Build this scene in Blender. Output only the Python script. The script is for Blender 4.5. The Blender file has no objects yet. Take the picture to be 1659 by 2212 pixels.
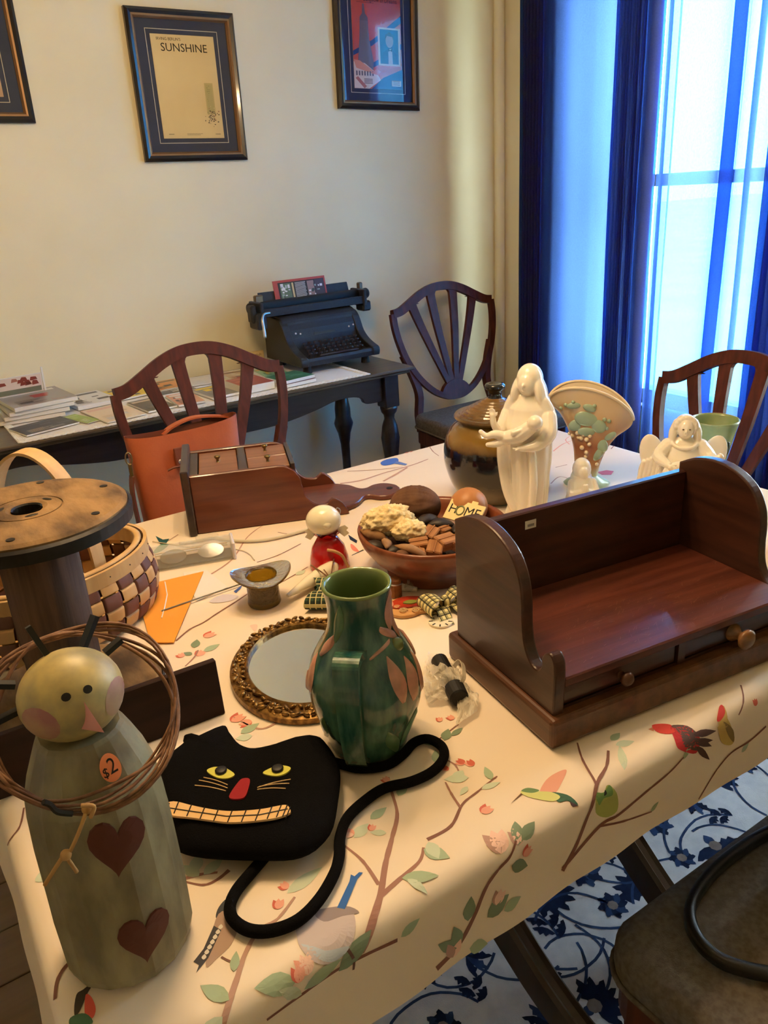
import bpy, bmesh, math, random
from mathutils import Vector, Matrix, noise
PI = math.pi
random.seed(7)
SC = bpy.context.scene
COL = SC.collection
V = Vector

# ------------------------------------------------------------------ camera
F_PX, PITCH, ROLL, YAW = 1700.0, math.radians(22.15), math.radians(-3.62), math.radians(31.87)
CAM = V((0, 0, 1.376))
_fwd = V((math.sin(YAW) * math.cos(PITCH), math.cos(YAW) * math.cos(PITCH), -math.sin(PITCH)))
_r0 = V((math.cos(YAW), -math.sin(YAW), 0)); _u0 = _r0.cross(_fwd)
_r = _r0 * math.cos(ROLL) + _u0 * math.sin(ROLL); _u = -_r0 * math.sin(ROLL) + _u0 * math.cos(ROLL)
cd = bpy.data.cameras.new('camera'); cam = bpy.data.objects.new('camera', cd); COL.objects.link(cam)
cam.matrix_world = Matrix(((_r.x, _u.x, -_fwd.x, CAM.x), (_r.y, _u.y, -_fwd.y, CAM.y), (_r.z, _u.z, -_fwd.z, CAM.z), (0, 0, 0, 1)))
cd.sensor_width = 36; cd.lens = F_PX / 2212 * 36; cd.clip_start = .02
SC.camera = cam
# ------------------------------------------------------------------ view, world, lamps
vs = SC.view_settings
SC.display_settings.display_device = 'sRGB'
vs.view_transform = 'Standard'; vs.look = 'None'; vs.gamma = 1; vs.use_curve_mapping = False
vs.exposure = 0.43
W = bpy.data.worlds.new('world'); SC.world = W; W.use_nodes = True
bg = W.node_tree.nodes['Background']; bg.inputs[0].default_value = (.70, .88, 1.0, 1); bg.inputs[1].default_value = 21.0

def lamp(name, kind, loc, energy, col, size=.1, rot=None, shape=None, size_y=None):
    d = bpy.data.lights.new(name, kind); d.energy = energy; d.color = col
    if kind == 'POINT': d.shadow_soft_size = size
    if kind == 'AREA':
        d.size = size
        if size_y: d.shape = 'RECTANGLE'; d.size_y = size_y
    o = bpy.data.objects.new(name, d); COL.objects.link(o); o.location = loc
    if rot: o.rotation_euler = rot
    return o
LAMP = V((.46, 1.08, 1.95))
for k in range(5):      # five bulbs of the ceiling fitting above the table
    a = k * 2 * PI / 5 + .3
    lamp('ceiling_bulb', 'POINT', LAMP + V((.16 * math.cos(a), .16 * math.sin(a), 0)), 7.4, (1, .67, .35), .035)

def portal(loc, sx, sy):
    o = lamp('window_daylight', 'AREA', loc, 1, (1, 1, 1), sx, (0, math.radians(90), 0), None, sy)
    o.data.cycles.is_portal = True
portal((2.74, 1.80, 1.35), 1.75, 1.40)
portal((2.74, .635, 1.35), 1.75, .43)

# ------------------------------------------------------------------ helpers
def L(r, g, b, a=1):
    f = lambda c: (c / 255) / 12.92 if c <= 10.3 else ((c / 255 + .055) / 1.055) ** 2.4
    return (f(r), f(g), f(b), a)
def ray(x, y):
    cx, cy = (x - 829.5) / F_PX, (y - 1106) / F_PX
    return _r * cx - _u * cy + _fwd
def onz(x, y, z):                       # point of a horizontal plane
    d = ray(x, y); return CAM + d * ((z - CAM.z) / d.z)
def ony(x, y, Y):
    d = ray(x, y); return CAM + d * (Y / d.y)
def onx(x, y, X):
    d = ray(x, y); return CAM + d * (X / d.x)
TZ = .76
def tp(x, y, z=TZ): return onz(x, y, z)

class M:
    def __init__(s): s.v = []; s.f = []; s.c = []; s.sm = []
    def add(s, vf, mat=None, col=None, smooth=False):
        vs_, fs = vf; o = len(s.v)
        s.v += [tuple(mat @ V(p)) if mat is not None else tuple(p) for p in vs_]
        for i, f in enumerate(fs):
            s.f.append([q + o for q in f]); s.c.append(col); s.sm.append(smooth)
        return s
    def mesh(s, name='m'):
        me = bpy.data.meshes.new(name); me.from_pydata(s.v, [], s.f); me.update()
        me.polygons.foreach_set('use_smooth', s.sm)
        if any(c is not None for c in s.c):
            at = me.color_attributes.new('Col', 'FLOAT_COLOR', 'CORNER'); i = 0
            buf = []
            for p, c in zip(me.polygons, s.c):
                buf += list(c or (1, 1, 1, 1)) * p.loop_total
            at.data.foreach_set('color', buf)
        return me
def T(x=0, y=0, z=0): return Matrix.Translation((x, y, z))
def Rx(a): return Matrix.Rotation(math.radians(a), 4, 'X')
def Ry(a): return Matrix.Rotation(math.radians(a), 4, 'Y')
def Rz(a): return Matrix.Rotation(math.radians(a), 4, 'Z')
def S3(x, y, z): return Matrix.Diagonal((x, y, z, 1))

def _bm_out(bm):
    bm.verts.index_update()
    r = ([tuple(v.co) for v in bm.verts], [[v.index for v in f.verts] for f in bm.faces]); bm.free(); return r
def box(x0, x1, y0, y1, z0, z1, b=0, seg=1):
    if b <= 0:
        v = [(x, y, z) for z in (z0, z1) for y in (y0, y1) for x in (x0, x1)]
        return v, [[0, 2, 3, 1], [4, 5, 7, 6], [0, 1, 5, 4], [2, 6, 7, 3], [0, 4, 6, 2], [1, 3, 7, 5]]
    bm = bmesh.new(); bmesh.ops.create_cube(bm, size=1)
    for v in bm.verts: v.co = V((x0 + (v.co.x + .5) * (x1 - x0), y0 + (v.co.y + .5) * (y1 - y0), z0 + (v.co.z + .5) * (z1 - z0)))
    bmesh.ops.bevel(bm, geom=bm.edges[:], offset=b, segments=seg, profile=.5, affect='EDGES')
    return _bm_out(bm)
def prism(poly, z0, z1, b=0, seg=1):
    bm = bmesh.new(); vs_ = [bm.verts.new((p[0], p[1], z0)) for p in poly]; f = bm.faces.new(vs_)
    r = bmesh.ops.extrude_face_region(bm, geom=[f]); nv = [e for e in r['geom'] if isinstance(e, bmesh.types.BMVert)]
    for v in nv: v.co.z = z1
    bmesh.ops.recalc_face_normals(bm, faces=bm.faces[:])
    if b > 0:
        ed = [e for e in bm.edges if abs(e.verts[0].co.z - e.verts[1].co.z) < 1e-7]
        bmesh.ops.bevel(bm, geom=ed, offset=b, segments=seg, profile=.5, affect='EDGES')
    return _bm_out(bm)
def lathe(prof, n=32, fn=None):
    v = []; f = []; rings = []
    for r, z in prof:
        if r < 1e-6: rings.append([len(v)]); v.append((0, 0, z))
        else:
            rings.append(list(range(len(v), len(v) + n)))
            for i in range(n):
                a = 2 * PI * i / n; rr = r * (fn(a, z) if fn else 1); v.append((rr * math.cos(a), rr * math.sin(a), z))
    for a, b in zip(rings, rings[1:]):
        for i in range(n):
            j = (i + 1) % n
            if len(a) == 1 and len(b) == 1: continue
            if len(a) == 1: f.append([a[0], b[j], b[i]][::-1])
            elif len(b) == 1: f.append([a[i], a[j], b[0]])
            else: f.append([a[i], a[j], b[j], b[i]])
    return v, f
def ell(rx, ry, rz, n=20, m=12, c=(0, 0, 0)):
    v, f = lathe([(math.sin(PI * k / m), -math.cos(PI * k / m)) for k in range(m + 1)], n)
    return [(c[0] + p[0] * rx, c[1] + p[1] * ry, c[2] + p[2] * rz) for p in v], f
def cyl(r, z0, z1, n=24, r2=None, b=0):
    r2 = r if r2 is None else r2
    if b: return lathe([(0, z0), (r - b, z0), (r, z0 + b), (r2, z1 - b), (r2 - b, z1), (0, z1)], n)
    return lathe([(0, z0), (r, z0), (r2, z1), (0, z1)], n)
def frames(pts, closed, up=None):
    n = len(pts); out = []; prev = None
    for i in range(n):
        a = pts[(i - 1) % n] if (closed or i > 0) else pts[i]; b = pts[(i + 1) % n] if (closed or i < n - 1) else pts[i]
        t = (V(b) - V(a)).normalized()
        if up is not None:
            x = V(up).cross(t)
            x = x.normalized() if x.length > 1e-6 else V((1, 0, 0))
        elif prev is None:
            q = V((0, 0, 1)) if abs(t.z) < .9 else V((1, 0, 0)); x = q.cross(t).normalized()
        else: x = (prev - t * prev.dot(t)).normalized()
        prev = x; out.append((V(pts[i]), x, t.cross(x).normalized()))
    return out
def sweep(pts, prof, closed=False, up=None, scale=None, cap=True, miter=False):
    """profile points (a, b) along frame axes x and t x x"""
    fr = frames(pts, closed, up); v = []; f = []; k = len(prof); n = len(pts)
    for i, (p, x, y) in enumerate(fr):
        s = scale[i] if scale else 1; mt = 1
        if miter:
            a = (V(pts[i]) - V(pts[(i - 1) % n])).normalized(); b = (V(pts[(i + 1) % n]) - V(pts[i])).normalized()
            mt = 1 / max(.3, math.sqrt((1 + a.dot(b)) / 2))
        for a, b in prof: v.append(tuple(p + x * a * s * mt + y * b * s))
    for i in range(n if closed else n - 1):
        j = (i + 1) % n
        for q in range(k):
            w = (q + 1) % k; f.append([i * k + q, i * k + w, j * k + w, j * k + q])
    if cap and not closed: f += [list(range(k))[::-1], list(range((n - 1) * k, n * k))]
    return v, f
def circ(r, n=8, ry=None): return [(r * math.cos(2 * PI * i / n), (ry or r) * math.sin(2 * PI * i / n)) for i in range(n)]
def tube(pts, r, n=8, closed=False, up=None):
    if isinstance(r, (int, float)): return sweep(pts, circ(r, n), closed, up)
    return sweep(pts, circ(1, n), closed, up, scale=r)
def rect(a, b): return [(-a, -b), (a, -b), (a, b), (-a, b)]
def grid(fn, nu, nv, cu=False, cv=False):
    v = [tuple(fn(i / (nu if cu else nu - 1), j / (nv if cv else nv - 1))) for i in range(nu) for j in range(nv)]
    f = [[i * nv + j, ((i + 1) % nu) * nv + j, ((i + 1) % nu) * nv + (j + 1) % nv, i * nv + (j + 1) % nv]
         for i in range(nu if cu else nu - 1) for j in range(nv if cv else nv - 1)]
    return v, f
def spline(pts, n=6, closed=False):
    P = [V(p) if len(p) == 3 else V((p[0], p[1], 0)) for p in pts]; N = len(P); out = []
    for i in range(N if closed else N - 1):
        g = lambda k: P[k % N] if closed else P[max(0, min(N - 1, k))]
        a, b, c, d = g(i - 1), g(i), g(i + 1), g(i + 2)
        for k in range(n):
            t = k / n
            out.append(.5 * ((2 * b) + (c - a) * t + (2 * a - 5 * b + 4 * c - d) * t * t + (3 * b - a - 3 * c + d) * t ** 3))
    if not closed: out.append(P[-1])
    return out
def spl2(pts, n=6, closed=False): return [(p.x, p.y) for p in spline(pts, n, closed)]

def obj(name, m, mat, parent=None, loc=None, rot=None, data=None):
    me = data or (m.mesh(name) if isinstance(m, M) else m)
    o = bpy.data.objects.new(name, me); COL.objects.link(o)
    if mat is not None and not me.materials: me.materials.append(mat)
    if parent: o.parent = parent
    if loc is not None: o.location = loc
    if rot is not None: o.rotation_euler = [math.radians(a) for a in rot]
    return o
def tag(o, label, cat, group=None):
    o['label'] = label; o['category'] = cat
    if group: o['group'] = group
    return o
def thing(name, label, cat, loc=(0, 0, 0), rz=0, group=None, rot=None):
    o = bpy.data.objects.new(name, None); COL.objects.link(o); o.location = loc
    o.rotation_euler = [math.radians(a) for a in (rot or (0, 0, rz))]; o.empty_display_size = .02
    return tag(o, label, cat, group)
def struct(name, m, mat, parent=None):
    o = obj(name, m, mat, parent)
    if not parent: o['kind'] = 'structure'
    return o
def copy_tree(o, parent=None):
    c = o.copy(); COL.objects.link(c); c.parent = parent
    for ch in list(o.children): copy_tree(ch, c)
    return c
def fuse(m, voxel, smooth=4, smfac=.5):
    """one continuous surface out of overlapping shapes"""
    me = m.mesh('tmp'); o = bpy.data.objects.new('tmp', me); COL.objects.link(o)
    r = o.modifiers.new('r', 'REMESH'); r.mode = 'VOXEL'; r.voxel_size = voxel
    if smooth:
        s = o.modifiers.new('s', 'SMOOTH'); s.iterations = smooth; s.factor = smfac
    dg = bpy.context.evaluated_depsgraph_get(); dg.update()
    out = bpy.data.meshes.new_from_object(o.evaluated_get(dg)); bpy.data.objects.remove(o)
    out.polygons.foreach_set('use_smooth', [True] * len(out.polygons))
    return out
def text(body, size, ext=.0002, align='CENTER'):
    c = bpy.data.curves.new('t', 'FONT'); c.body = body; c.size = size; c.extrude = ext; c.align_x = align; c.align_y = 'CENTER'; c.resolution_u = 3
    o = bpy.data.objects.new('t', c); COL.objects.link(o); dg = bpy.context.evaluated_depsgraph_get(); dg.update()
    me = bpy.data.meshes.new_from_object(o.evaluated_get(dg)); bpy.data.objects.remove(o); me.materials.clear(); return me
def mesh_vf(me): return [tuple(v.co) for v in me.vertices], [list(p.vertices) for p in me.polygons]

# ------------------------------------------------------------------ materials
def mat(name, col, rough=.5, metal=0, col2=None, ns=8, nd=4, stretch=(1, 1, 1), ramp=(.35, .65), bump=0, bs=None, spec=.5, coat=0, trans=0, ior=1.45, alpha=1, sss=0, vcol=False, bstretch=None, croug=.08):
    m = bpy.data.materials.new(name); m.use_nodes = True; nt = m.node_tree; N = nt.nodes; K = nt.links
    b = N['Principled BSDF']; I = b.inputs
    I['Base Color'].default_value = col; I['Roughness'].default_value = rough; I['Metallic'].default_value = metal
    I['Specular IOR Level'].default_value = spec; I['Coat Weight'].default_value = coat; I['Coat Roughness'].default_value = croug
    I['Transmission Weight'].default_value = trans; I['IOR'].default_value = ior; I['Alpha'].default_value = alpha
    if sss: I['Subsurface Weight'].default_value = sss; I['Subsurface Radius'].default_value = (.01, .006, .004)
    tc = N.new('ShaderNodeTexCoord')
    def tex(scale, st, det):
        mp = N.new('ShaderNodeMapping'); mp.inputs['Scale'].default_value = st; K.new(tc.outputs['Object'], mp.inputs[0])
        t = N.new('ShaderNodeTexNoise'); t.inputs['Scale'].default_value = scale; t.inputs['Detail'].default_value = det; K.new(mp.outputs[0], t.inputs['Vector']); return t
    src = None
    if vcol:
        a = N.new('ShaderNodeAttribute'); a.attribute_name = 'Col'; src = a.outputs['Color']
    if col2 is not None:
        t = tex(ns, stretch, nd); r = N.new('ShaderNodeValToRGB')
        r.color_ramp.elements[0].position, r.color_ramp.elements[1].position = ramp
        r.color_ramp.elements[0].color = col; r.color_ramp.elements[1].color = col2
        K.new(t.outputs[0], r.inputs[0])
        if src:
            mx = N.new('ShaderNodeMix'); mx.data_type = 'RGBA'; mx.blend_type = 'MULTIPLY'; mx.inputs[0].default_value = 1
            K.new(src, mx.inputs[6]); K.new(r.outputs[0], mx.inputs[7]); src = mx.outputs[2]
        else: src = r.outputs[0]
    if src: K.new(src, I['Base Color'])
    if bump:
        t = tex(bs or ns * 3, bstretch or stretch, 5); bn = N.new('ShaderNodeBump'); bn.inputs['Strength'].default_value = bump; bn.inputs['Distance'].default_value = .002
        K.new(t.outputs[0], bn.inputs['Height']); K.new(bn.outputs[0], I['Normal'])
    return m
def wood(name, c1, c2, along='x', scale=14, rough=.35, coat=0, spec=.5, bump=.12):
    st = {'x': (.12, 1.4, 1.4), 'y': (1.4, .12, 1.4), 'z': (1.4, 1.4, .12)}[along]
    return mat(name, c1, rough, 0, c2, scale * 5, 8, st, (.3, .7), bump, scale * 12, spec, coat)
VC = mat('printed_colours', (1, 1, 1, 1), .65, vcol=True, spec=.25)
VCG = mat('glossy_print', (1, 1, 1, 1), .28, vcol=True)
# ------------------------------------------------------------------ the room
WY, WX = 3.0, 2.61
m_wall = mat('cream_painted_plaster', L(234, 223, 190), .82, 0, L(229, 217, 182), 3, 3, bump=.05, bs=240, spec=.2)
m_ceil = mat('ceiling_paint', L(208, 198, 168), .9, spec=.1)
m_white = mat('white_gloss_paint', L(205, 205, 200), .35)
m_floor = wood('brown_floorboards', L(100, 78, 50), L(116, 90, 58), 'x', 6, .5)
struct('wall_back', M().add(box(-1.8, 2.85, WY, WY + .15, 0, 2.6)), m_wall)
mm = M()
WINS = ((1.02, 2.44), (.42, .85)); ZS, ZT = .50, 2.25
ys = [-1.9] + [q for w in sorted(WINS) for q in w] + [WY + .1]
for i in range(0, len(ys) - 1, 2): mm.add(box(WX, WX + .16, ys[i], ys[i + 1], 0, 2.6))
for a, b in WINS: mm.add(box(WX, WX + .16, a, b, 0, ZS)); mm.add(box(WX, WX + .16, a, b, ZT, 2.6))
struct('wall_right', mm, m_wall)
struct('wall_left', M().add(box(-1.8, -1.65, -1.9, 3.1, 0, 2.6)), m_wall)
struct('wall_front', M().add(box(-1.8, 2.85, -1.95, -1.8, 0, 2.6)), m_wall)
struct('ceiling', M().add(box(-1.9, 2.9, -2, 3.2, 2.6, 2.7)), m_ceil)
fl = struct('floor', M().add(box(-1.9, 2.9, -2, 3.2, -.06, -.012)), m_floor)
for k in range(38):                                  # boards of the floor
    y = -1.9 + k * .135
    obj('floorboard', M().add(box(-1.65, 2.6, y, y + .132, -.012, 0, .0015)), m_floor, fl)
struct('trim_1', M().add(tube([(WX - .024, WY - .022, z) for z in (0.0, .9, 1.8, 2.6)], .024, 14), smooth=True), m_wall)
struct('baseboard_back', M().add(box(-1.65, WX, WY - .018, WY, 0, .14, .004)), m_white)
struct('baseboard_right', M().add(box(WX - .018, WX, -1.8, WY - .03, 0, .14, .004)), m_white)
m_glass = mat('window_glass', (1, 1, 1, 1), .0, trans=1, ior=1.01, spec=0)
def window(n, y0, y1):
    w = struct('window_%d' % n, M().add(box(WX + .02, WX + .09, y0, y0 + .045, ZS, ZT)).add(box(WX + .02, WX + .09, y1 - .045, y1, ZS, ZT))
               .add(box(WX + .02, WX + .09, y0, y1, ZT - .05, ZT)).add(box(WX + .02, WX + .09, y0, y1, ZS, ZS + .055)), m_white)
    obj('window_sill', M().add(box(WX - .02, WX + .12, y0 - .03, y1 + .03, ZS - .03, ZS, .006)), m_white, w)
    obj('meeting_rail', M().add(box(WX + .025, WX + .08, y0 + .03, y1 - .03, 1.332, 1.375)), m_white, w)
    for z0, z1 in ((ZS + .055, 1.332), (1.375, ZT - .05)):
        s = M(); 
        for a, b in ((y0 + .045, y0 + .075), (y1 - .075, y1 - .045)): s.add(box(WX + .03, WX + .07, a, b, z0, z1))
        obj('sash', s, m_white, w)
        obj('pane', M().add(box(WX + .048, WX + .051, y0 + .07, y1 - .07, z0, z1)), m_glass, w)
window(1, *WINS[0]); window(2, *WINS[1])
m_grass = mat('pale_gravel', L(205, 210, 190), .9, 0, L(225, 228, 210), .8, 5)
struct('ground', M().add(box(2.9, 60, -40, 40, -.6, -.5)), m_grass)

# curtains: blue voile, folded
def curtain_mat():
    m = bpy.data.materials.new('blue_voile'); m.use_nodes = True; nt = m.node_tree; N = nt.nodes; K = nt.links; N.clear()
    out = N.new('ShaderNodeOutputMaterial'); df = N.new('ShaderNodeBsdfDiffuse'); tl = N.new('ShaderNodeBsdfTranslucent'); tr = N.new('ShaderNodeBsdfTransparent')
    df.inputs[0].default_value = L(56, 54, 74); tl.inputs[0].default_value = L(86, 122, 204); tr.inputs[0].default_value = L(92, 186, 244)
    tc = N.new('ShaderNodeTexCoord'); ns = N.new('ShaderNodeTexNoise'); ns.inputs['Scale'].default_value = 220; ns.inputs['Detail'].default_value = 2
    K.new(tc.outputs['Object'], ns.inputs['Vector'])
    mr = N.new('ShaderNodeMapRange'); mr.inputs[1].default_value = .3; mr.inputs[2].default_value = .7; mr.inputs[3].default_value = .22; mr.inputs[4].default_value = .34
    K.new(ns.outputs[0], mr.inputs[0])
    a = N.new('ShaderNodeMixShader'); a.inputs[0].default_value = .42; K.new(df.outputs[0], a.inputs[1]); K.new(tl.outputs[0], a.inputs[2])
    b = N.new('ShaderNodeMixShader'); K.new(mr.outputs[0], b.inputs[0]); K.new(a.outputs[0], b.inputs[1]); K.new(tr.outputs[0], b.inputs[2])
    K.new(b.outputs[0], out.inputs[0]); return m
m_curt = curtain_mat()
CX = 2.445
def curtain(label, segs, name='curtain'):
    """segs: (y_start, y_end, folds, depth) from the far end to the near end"""
    path = []
    for y0, y1, nf, dep in segs:
        n = max(6, int(nf * 10))
        for i in range(n):
            t = i / n; ph = 2 * PI * nf * t
            path.append((y0 + (y1 - y0) * t + .3 * abs(y1 - y0) / max(nf, 1) * math.sin(2 * ph) * (1 if dep > .02 else 0), CX + dep * math.sin(ph), len(path)))
    path.append((segs[-1][1], CX, len(path)))
    zs = [.04 + k * (2.352 - .04) / 16 for k in range(17)]
    def fn(i, j):
        y, x, k = path[i]; z = zs[j]; q = (2.36 - z) / 2.3
        return (x + .010 * noise.noise((k * .13, z * 1.3, 3)) * q, y + .012 * noise.noise((k * .11, z * 1.1, 9)) * q + .02 * q * (1 if i > len(path) * .8 else 0) * 0, z)
    n = len(path); v = [fn(i, j) for i in range(n) for j in range(17)]
    f = [[i * 17 + j, (i + 1) * 17 + j, (i + 1) * 17 + j + 1, i * 17 + j + 1] for i in range(n - 1) for j in range(16)]
    t = thing(name, label, 'curtain', (0, 0, 0))
    obj('voile_panel', M().add((v, f), smooth=True), m_curt, t)
    return t
curtain('blue voile curtain drawn beside the room corner, dark bunched edge by the white gap', [(2.66, 2.515, 8, .04), (2.515, 2.165, 1.6, .012), (2.165, 2.02, 11, .05)])
curtain('pale blue voile curtain hanging behind the chair at the table end', [(1.985, 1.935, 1.5, .02), (1.935, 1.745, .9, .006), (1.745, 1.645, 1.5, .03), (1.645, 1.555, .7, .008), (1.555, 1.10, 20, .05)])
m_iron = mat('black_iron', L(28, 26, 26), .45, .6)
rod = thing('curtain_rod', 'black metal curtain rod above the window, behind the voile heads', 'curtain rod', (0, 0, 0))
obj('rod', M().add(tube([(CX, 1.05, 2.372), (CX, 2.78, 2.372)], .011, 10), smooth=True), m_iron, rod)
for y in (1.05, 2.78): obj('finial', M().add(ell(.022, .022, .022, 12, 8, (CX, y, 2.372)), smooth=True), m_iron, rod)
for y in (1.12, 2.74): obj('bracket', M().add(box(CX, WX, y - .006, y + .006, 2.352, 2.362)), m_iron, rod)

# rug with printed palmettes
m_rug = mat('white_wool_pile', L(206, 208, 214), .95, 0, L(188, 192, 202), 30, 3, bump=.5, bs=400, spec=.05, vcol=False)
m_rugp = mat('navy_wool_pile', (1, 1, 1, 1), .95, 0, (.75, .75, .78, 1), 60, 3, bump=.5, bs=400, spec=.05, vcol=True)
rug = thing('floral_rug', 'white wool rug with navy flowers and scrolling vines under the table', 'rug', (1.3, .75, 0))
obj('pile', M().add(box(-1.05, 1.2, -1.35, 1.3, 0, .012, .004)), m_rug, rug)
NV, NV2, TN = L(24, 38, 66), L(44, 66, 104), L(128, 118, 112)
def flat(m, pts, z, col):
    c = V((0, 0)); 
    for p in pts: c += V((p[0], p[1]))
    c /= len(pts); n = len(pts)
    m.add(([(c.x, c.y, z)] + [(p[0], p[1], z) for p in pts], [[0, i + 1, (i + 1) % n + 1] for i in range(n)]), None, col)
def petal(cx, cy, a, l, w, jag=0):
    out = []
    for k in range(9):
        t = k / 8; q = math.sin(PI * t) * w * (1 + (jag if k % 2 else -jag)); out.append((t * l, q))
    out += [(t * l, -math.sin(PI * t) * w) for t in (.85, .6, .35, .15)]
    ca, sa = math.cos(a), math.sin(a)
    return [(cx + x * ca - y * sa, cy + x * sa + y * ca) for x, y in out]
rp = M(); rr = random.Random(3); zz = .0126; cnt = 0
for gx in range(21):
    for gy in range(24):
        x = -1.0 + gx * .108 + rr.uniform(-.02, .02) + (.05 if gy % 2 else 0); y = -1.28 + gy * .108 + rr.uniform(-.02, .02); zz = .0124 + (cnt % 20) * .00003; cnt += 1
        if abs(x - .1) > 1.09 or abs(y) > 1.24: continue
        kind = rr.choice('abcd'); a0 = rr.uniform(0, 6.28); s = rr.uniform(.8, 1.2)
        if kind == 'a':
            for k in range(7): flat(rp, petal(x, y, a0 + (k - 3) * .45, .058 * s, .012 * s, .3), zz + k * .00001, NV)
            flat(rp, petal(x, y, a0 + PI, .03 * s, .010 * s), zz, NV2); flat(rp, [(x + .014 * math.cos(t), y + .014 * math.sin(t)) for t in [i * .8 for i in range(8)]], zz + .0002, TN)
        elif kind == 'b':
            for k in range(8): flat(rp, petal(x, y, a0 + k * PI / 4, .036 * s, .011 * s, .3), zz + k * .00001, NV if k % 2 else NV2)
            flat(rp, [(x + .011 * math.cos(t), y + .011 * math.sin(t)) for t in [i * .8 for i in range(8)]], zz + .0002, TN)
        elif kind == 'c':
            for k in range(4): flat(rp, petal(x + .012 * k * math.cos(a0), y + .012 * k * math.sin(a0), a0 + (.8 if k % 2 else -.8), .04 * s, .009, .4), zz + k * .00001, NV)
        else:
            for k in range(5): flat(rp, petal(x, y, a0 + k * .6, .05 * s, .008, .35), zz + k * .00001, NV2 if k % 2 else NV)
        a = a0 + rr.uniform(-.5, .5); p = V((x, y)); pts = []      # vine
        for k in range(12):
            pts.append((p.x, p.y)); a += rr.uniform(.05, .30); p = p + V((math.cos(a), math.sin(a))) * .018
        v = []; 
        for i, q in enumerate(pts):
            b = V(pts[min(i + 1, 11)]) - V(pts[max(i - 1, 0)]); b.normalize(); w = .0028
            v += [(q[0] - b.y * w, q[1] + b.x * w, zz), (q[0] + b.y * w, q[1] - b.x * w, zz)]
        rp.add((v, [[2 * i, 2 * i + 1, 2 * i + 3, 2 * i + 2] for i in range(11)]), None, NV2)
po = obj('flower_pattern', rp, m_rugp, rug); po['kind'] = 'stuff'
# ------------------------------------------------------------------ dining table and cloth
TX0, TX1, TY0, TY1, TR = -.016, 1.483, .456, 1.596, .10
m_mahog = wood('mahogany_stain', L(62, 26, 18), L(92, 42, 28), 'z', 10, .5, .05, .3)
m_dkmahog = wood('dark_table_mahogany', L(28, 14, 11), L(46, 23, 17), 'z', 10, .3, .25)
tab = thing('dining_table', 'dark mahogany pedestal dining table with curved sabre legs under the bird cloth', 'table', (.73, 1.03, 0))
tx, ty = .73, 1.03
def rrect(x0, x1, y0, y1, r, n=8):
    out = []
    for cx, cy, a0 in ((x1 - r, y1 - r, 0), (x0 + r, y1 - r, 90), (x0 + r, y0 + r, 180), (x1 - r, y0 + r, 270)):
        for k in range(n + 1):
            a = math.radians(a0 + 90 * k / n); out.append((cx + r * math.cos(a), cy + r * math.sin(a)))
    return out
obj('tabletop', M().add(prism(rrect(TX0 + .024 - tx, TX1 - .024 - tx, TY0 + .024 - ty, TY1 - .024 - ty, TR - .02), .722, TZ - .004, .006, 2)), m_dkmahog, tab)
obj('apron', M().add(box(-.55, .55, -.36, .36, .655, .722, .004)), m_dkmahog, tab)
for px in (-.17, .135):
    pd = obj('pedestal', M().add(lathe([(0, .30), (.05, .30), (.062, .34), (.05, .38), (.036, .42), (.05, .50), (.055, .54), (.035, .58), (.045, .62), (.075, .655), (0, .655)], 24), T(px, 0, 0), smooth=True), m_dkmahog, tab)
    for ang in (-72, 72, 180) if px < 0 else (-72, 72, 0):
        a = math.radians(ang) ; c, s = math.cos(a), math.sin(a)
        path = spline([(.0, .40), (.10, .385), (.20, .325), (.29, .225), (.37, .128), (.44, .060), (.475, .042)], 5)
        pts = [(px + p.x * c, p.x * s, p.y) for p in path]
        lg = obj('leg', M().add(sweep(pts, [(-.021, -.026), (-.021, .02), (-.014, .026), (-.007, .021), (.007, .021), (.014, .026), (.021, .02), (.021, -.026)], up=(0, 0, 1)), smooth=False), m_dkmahog, tab)
        obj('foot_cap', M().add(ell(.028, .024, .026, 12, 8, (px + .475 * c, .475 * s, .0395)), smooth=True), m_dkmahog, lg)
ZN = {'near': .092, 'left': .15, 'far': .12, 'right': .12}
def cloth(u, v, off=0.0):
    ix, iy = min(max(u, TX0 + TR), TX1 - TR), min(max(v, TY0 + TR), TY1 - TR)
    dx, dy = u - ix, v - iy; d = math.hypot(dx, dy) - TR
    if (dx == 0 or dy == 0):
        d = max(abs(dx), abs(dy)) - TR
    if d <= -.02: return V((u, v, TZ + off))
    l = math.hypot(dx, dy) or 1; nx, ny = dx / l, dy / l
    bx, by = ix + nx * TR, iy + ny * TR; r = .02
    if d <= 0 and not (dx and dy): bx, by = bx, by
    e = d + .02                                   # arc starts 2 cm inside the edge
    arc = r * PI / 2
    if e < arc: a = e / r; o, z = -.02 + r * math.sin(a), -r * (1 - math.cos(a)); nn = V((nx * math.sin(a), ny * math.sin(a), math.cos(a)))
    else:
        h = e - arc; s_ = (u + v) * 1.0
        wav = .003 * math.sin(s_ * 17) + .002 * math.sin(s_ * 41 + 1)
        o, z = h * (.10 + wav * 4 * min(1, h / .05)), -r - h; nn = V((nx, ny, .1))
    return V((bx + nx * o + nn.x * off, by + ny * o + nn.y * off, TZ + z + nn.z * off))
m_cloth = mat('cream_satin_cloth', L(238, 222, 202), .48, 0, L(231, 213, 190), 2.2, 4, spec=.35, bump=.55, bs=5.5)
clothT = thing('tablecloth', 'cream satin tablecloth printed with birds and blossom branches over the dining table', 'tablecloth', (0, 0, 0))
U0, U1, V0, V1 = TX0 - ZN['left'], TX1 + ZN['right'], TY0 - ZN['near'], TY1 + ZN['far']
def hem(u, v):
    w = .004 * math.sin(u * 9) + .0015 * math.sin(u * 47 + v * 20)
    return u, v - (w if v < TY0 else 0)
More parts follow.
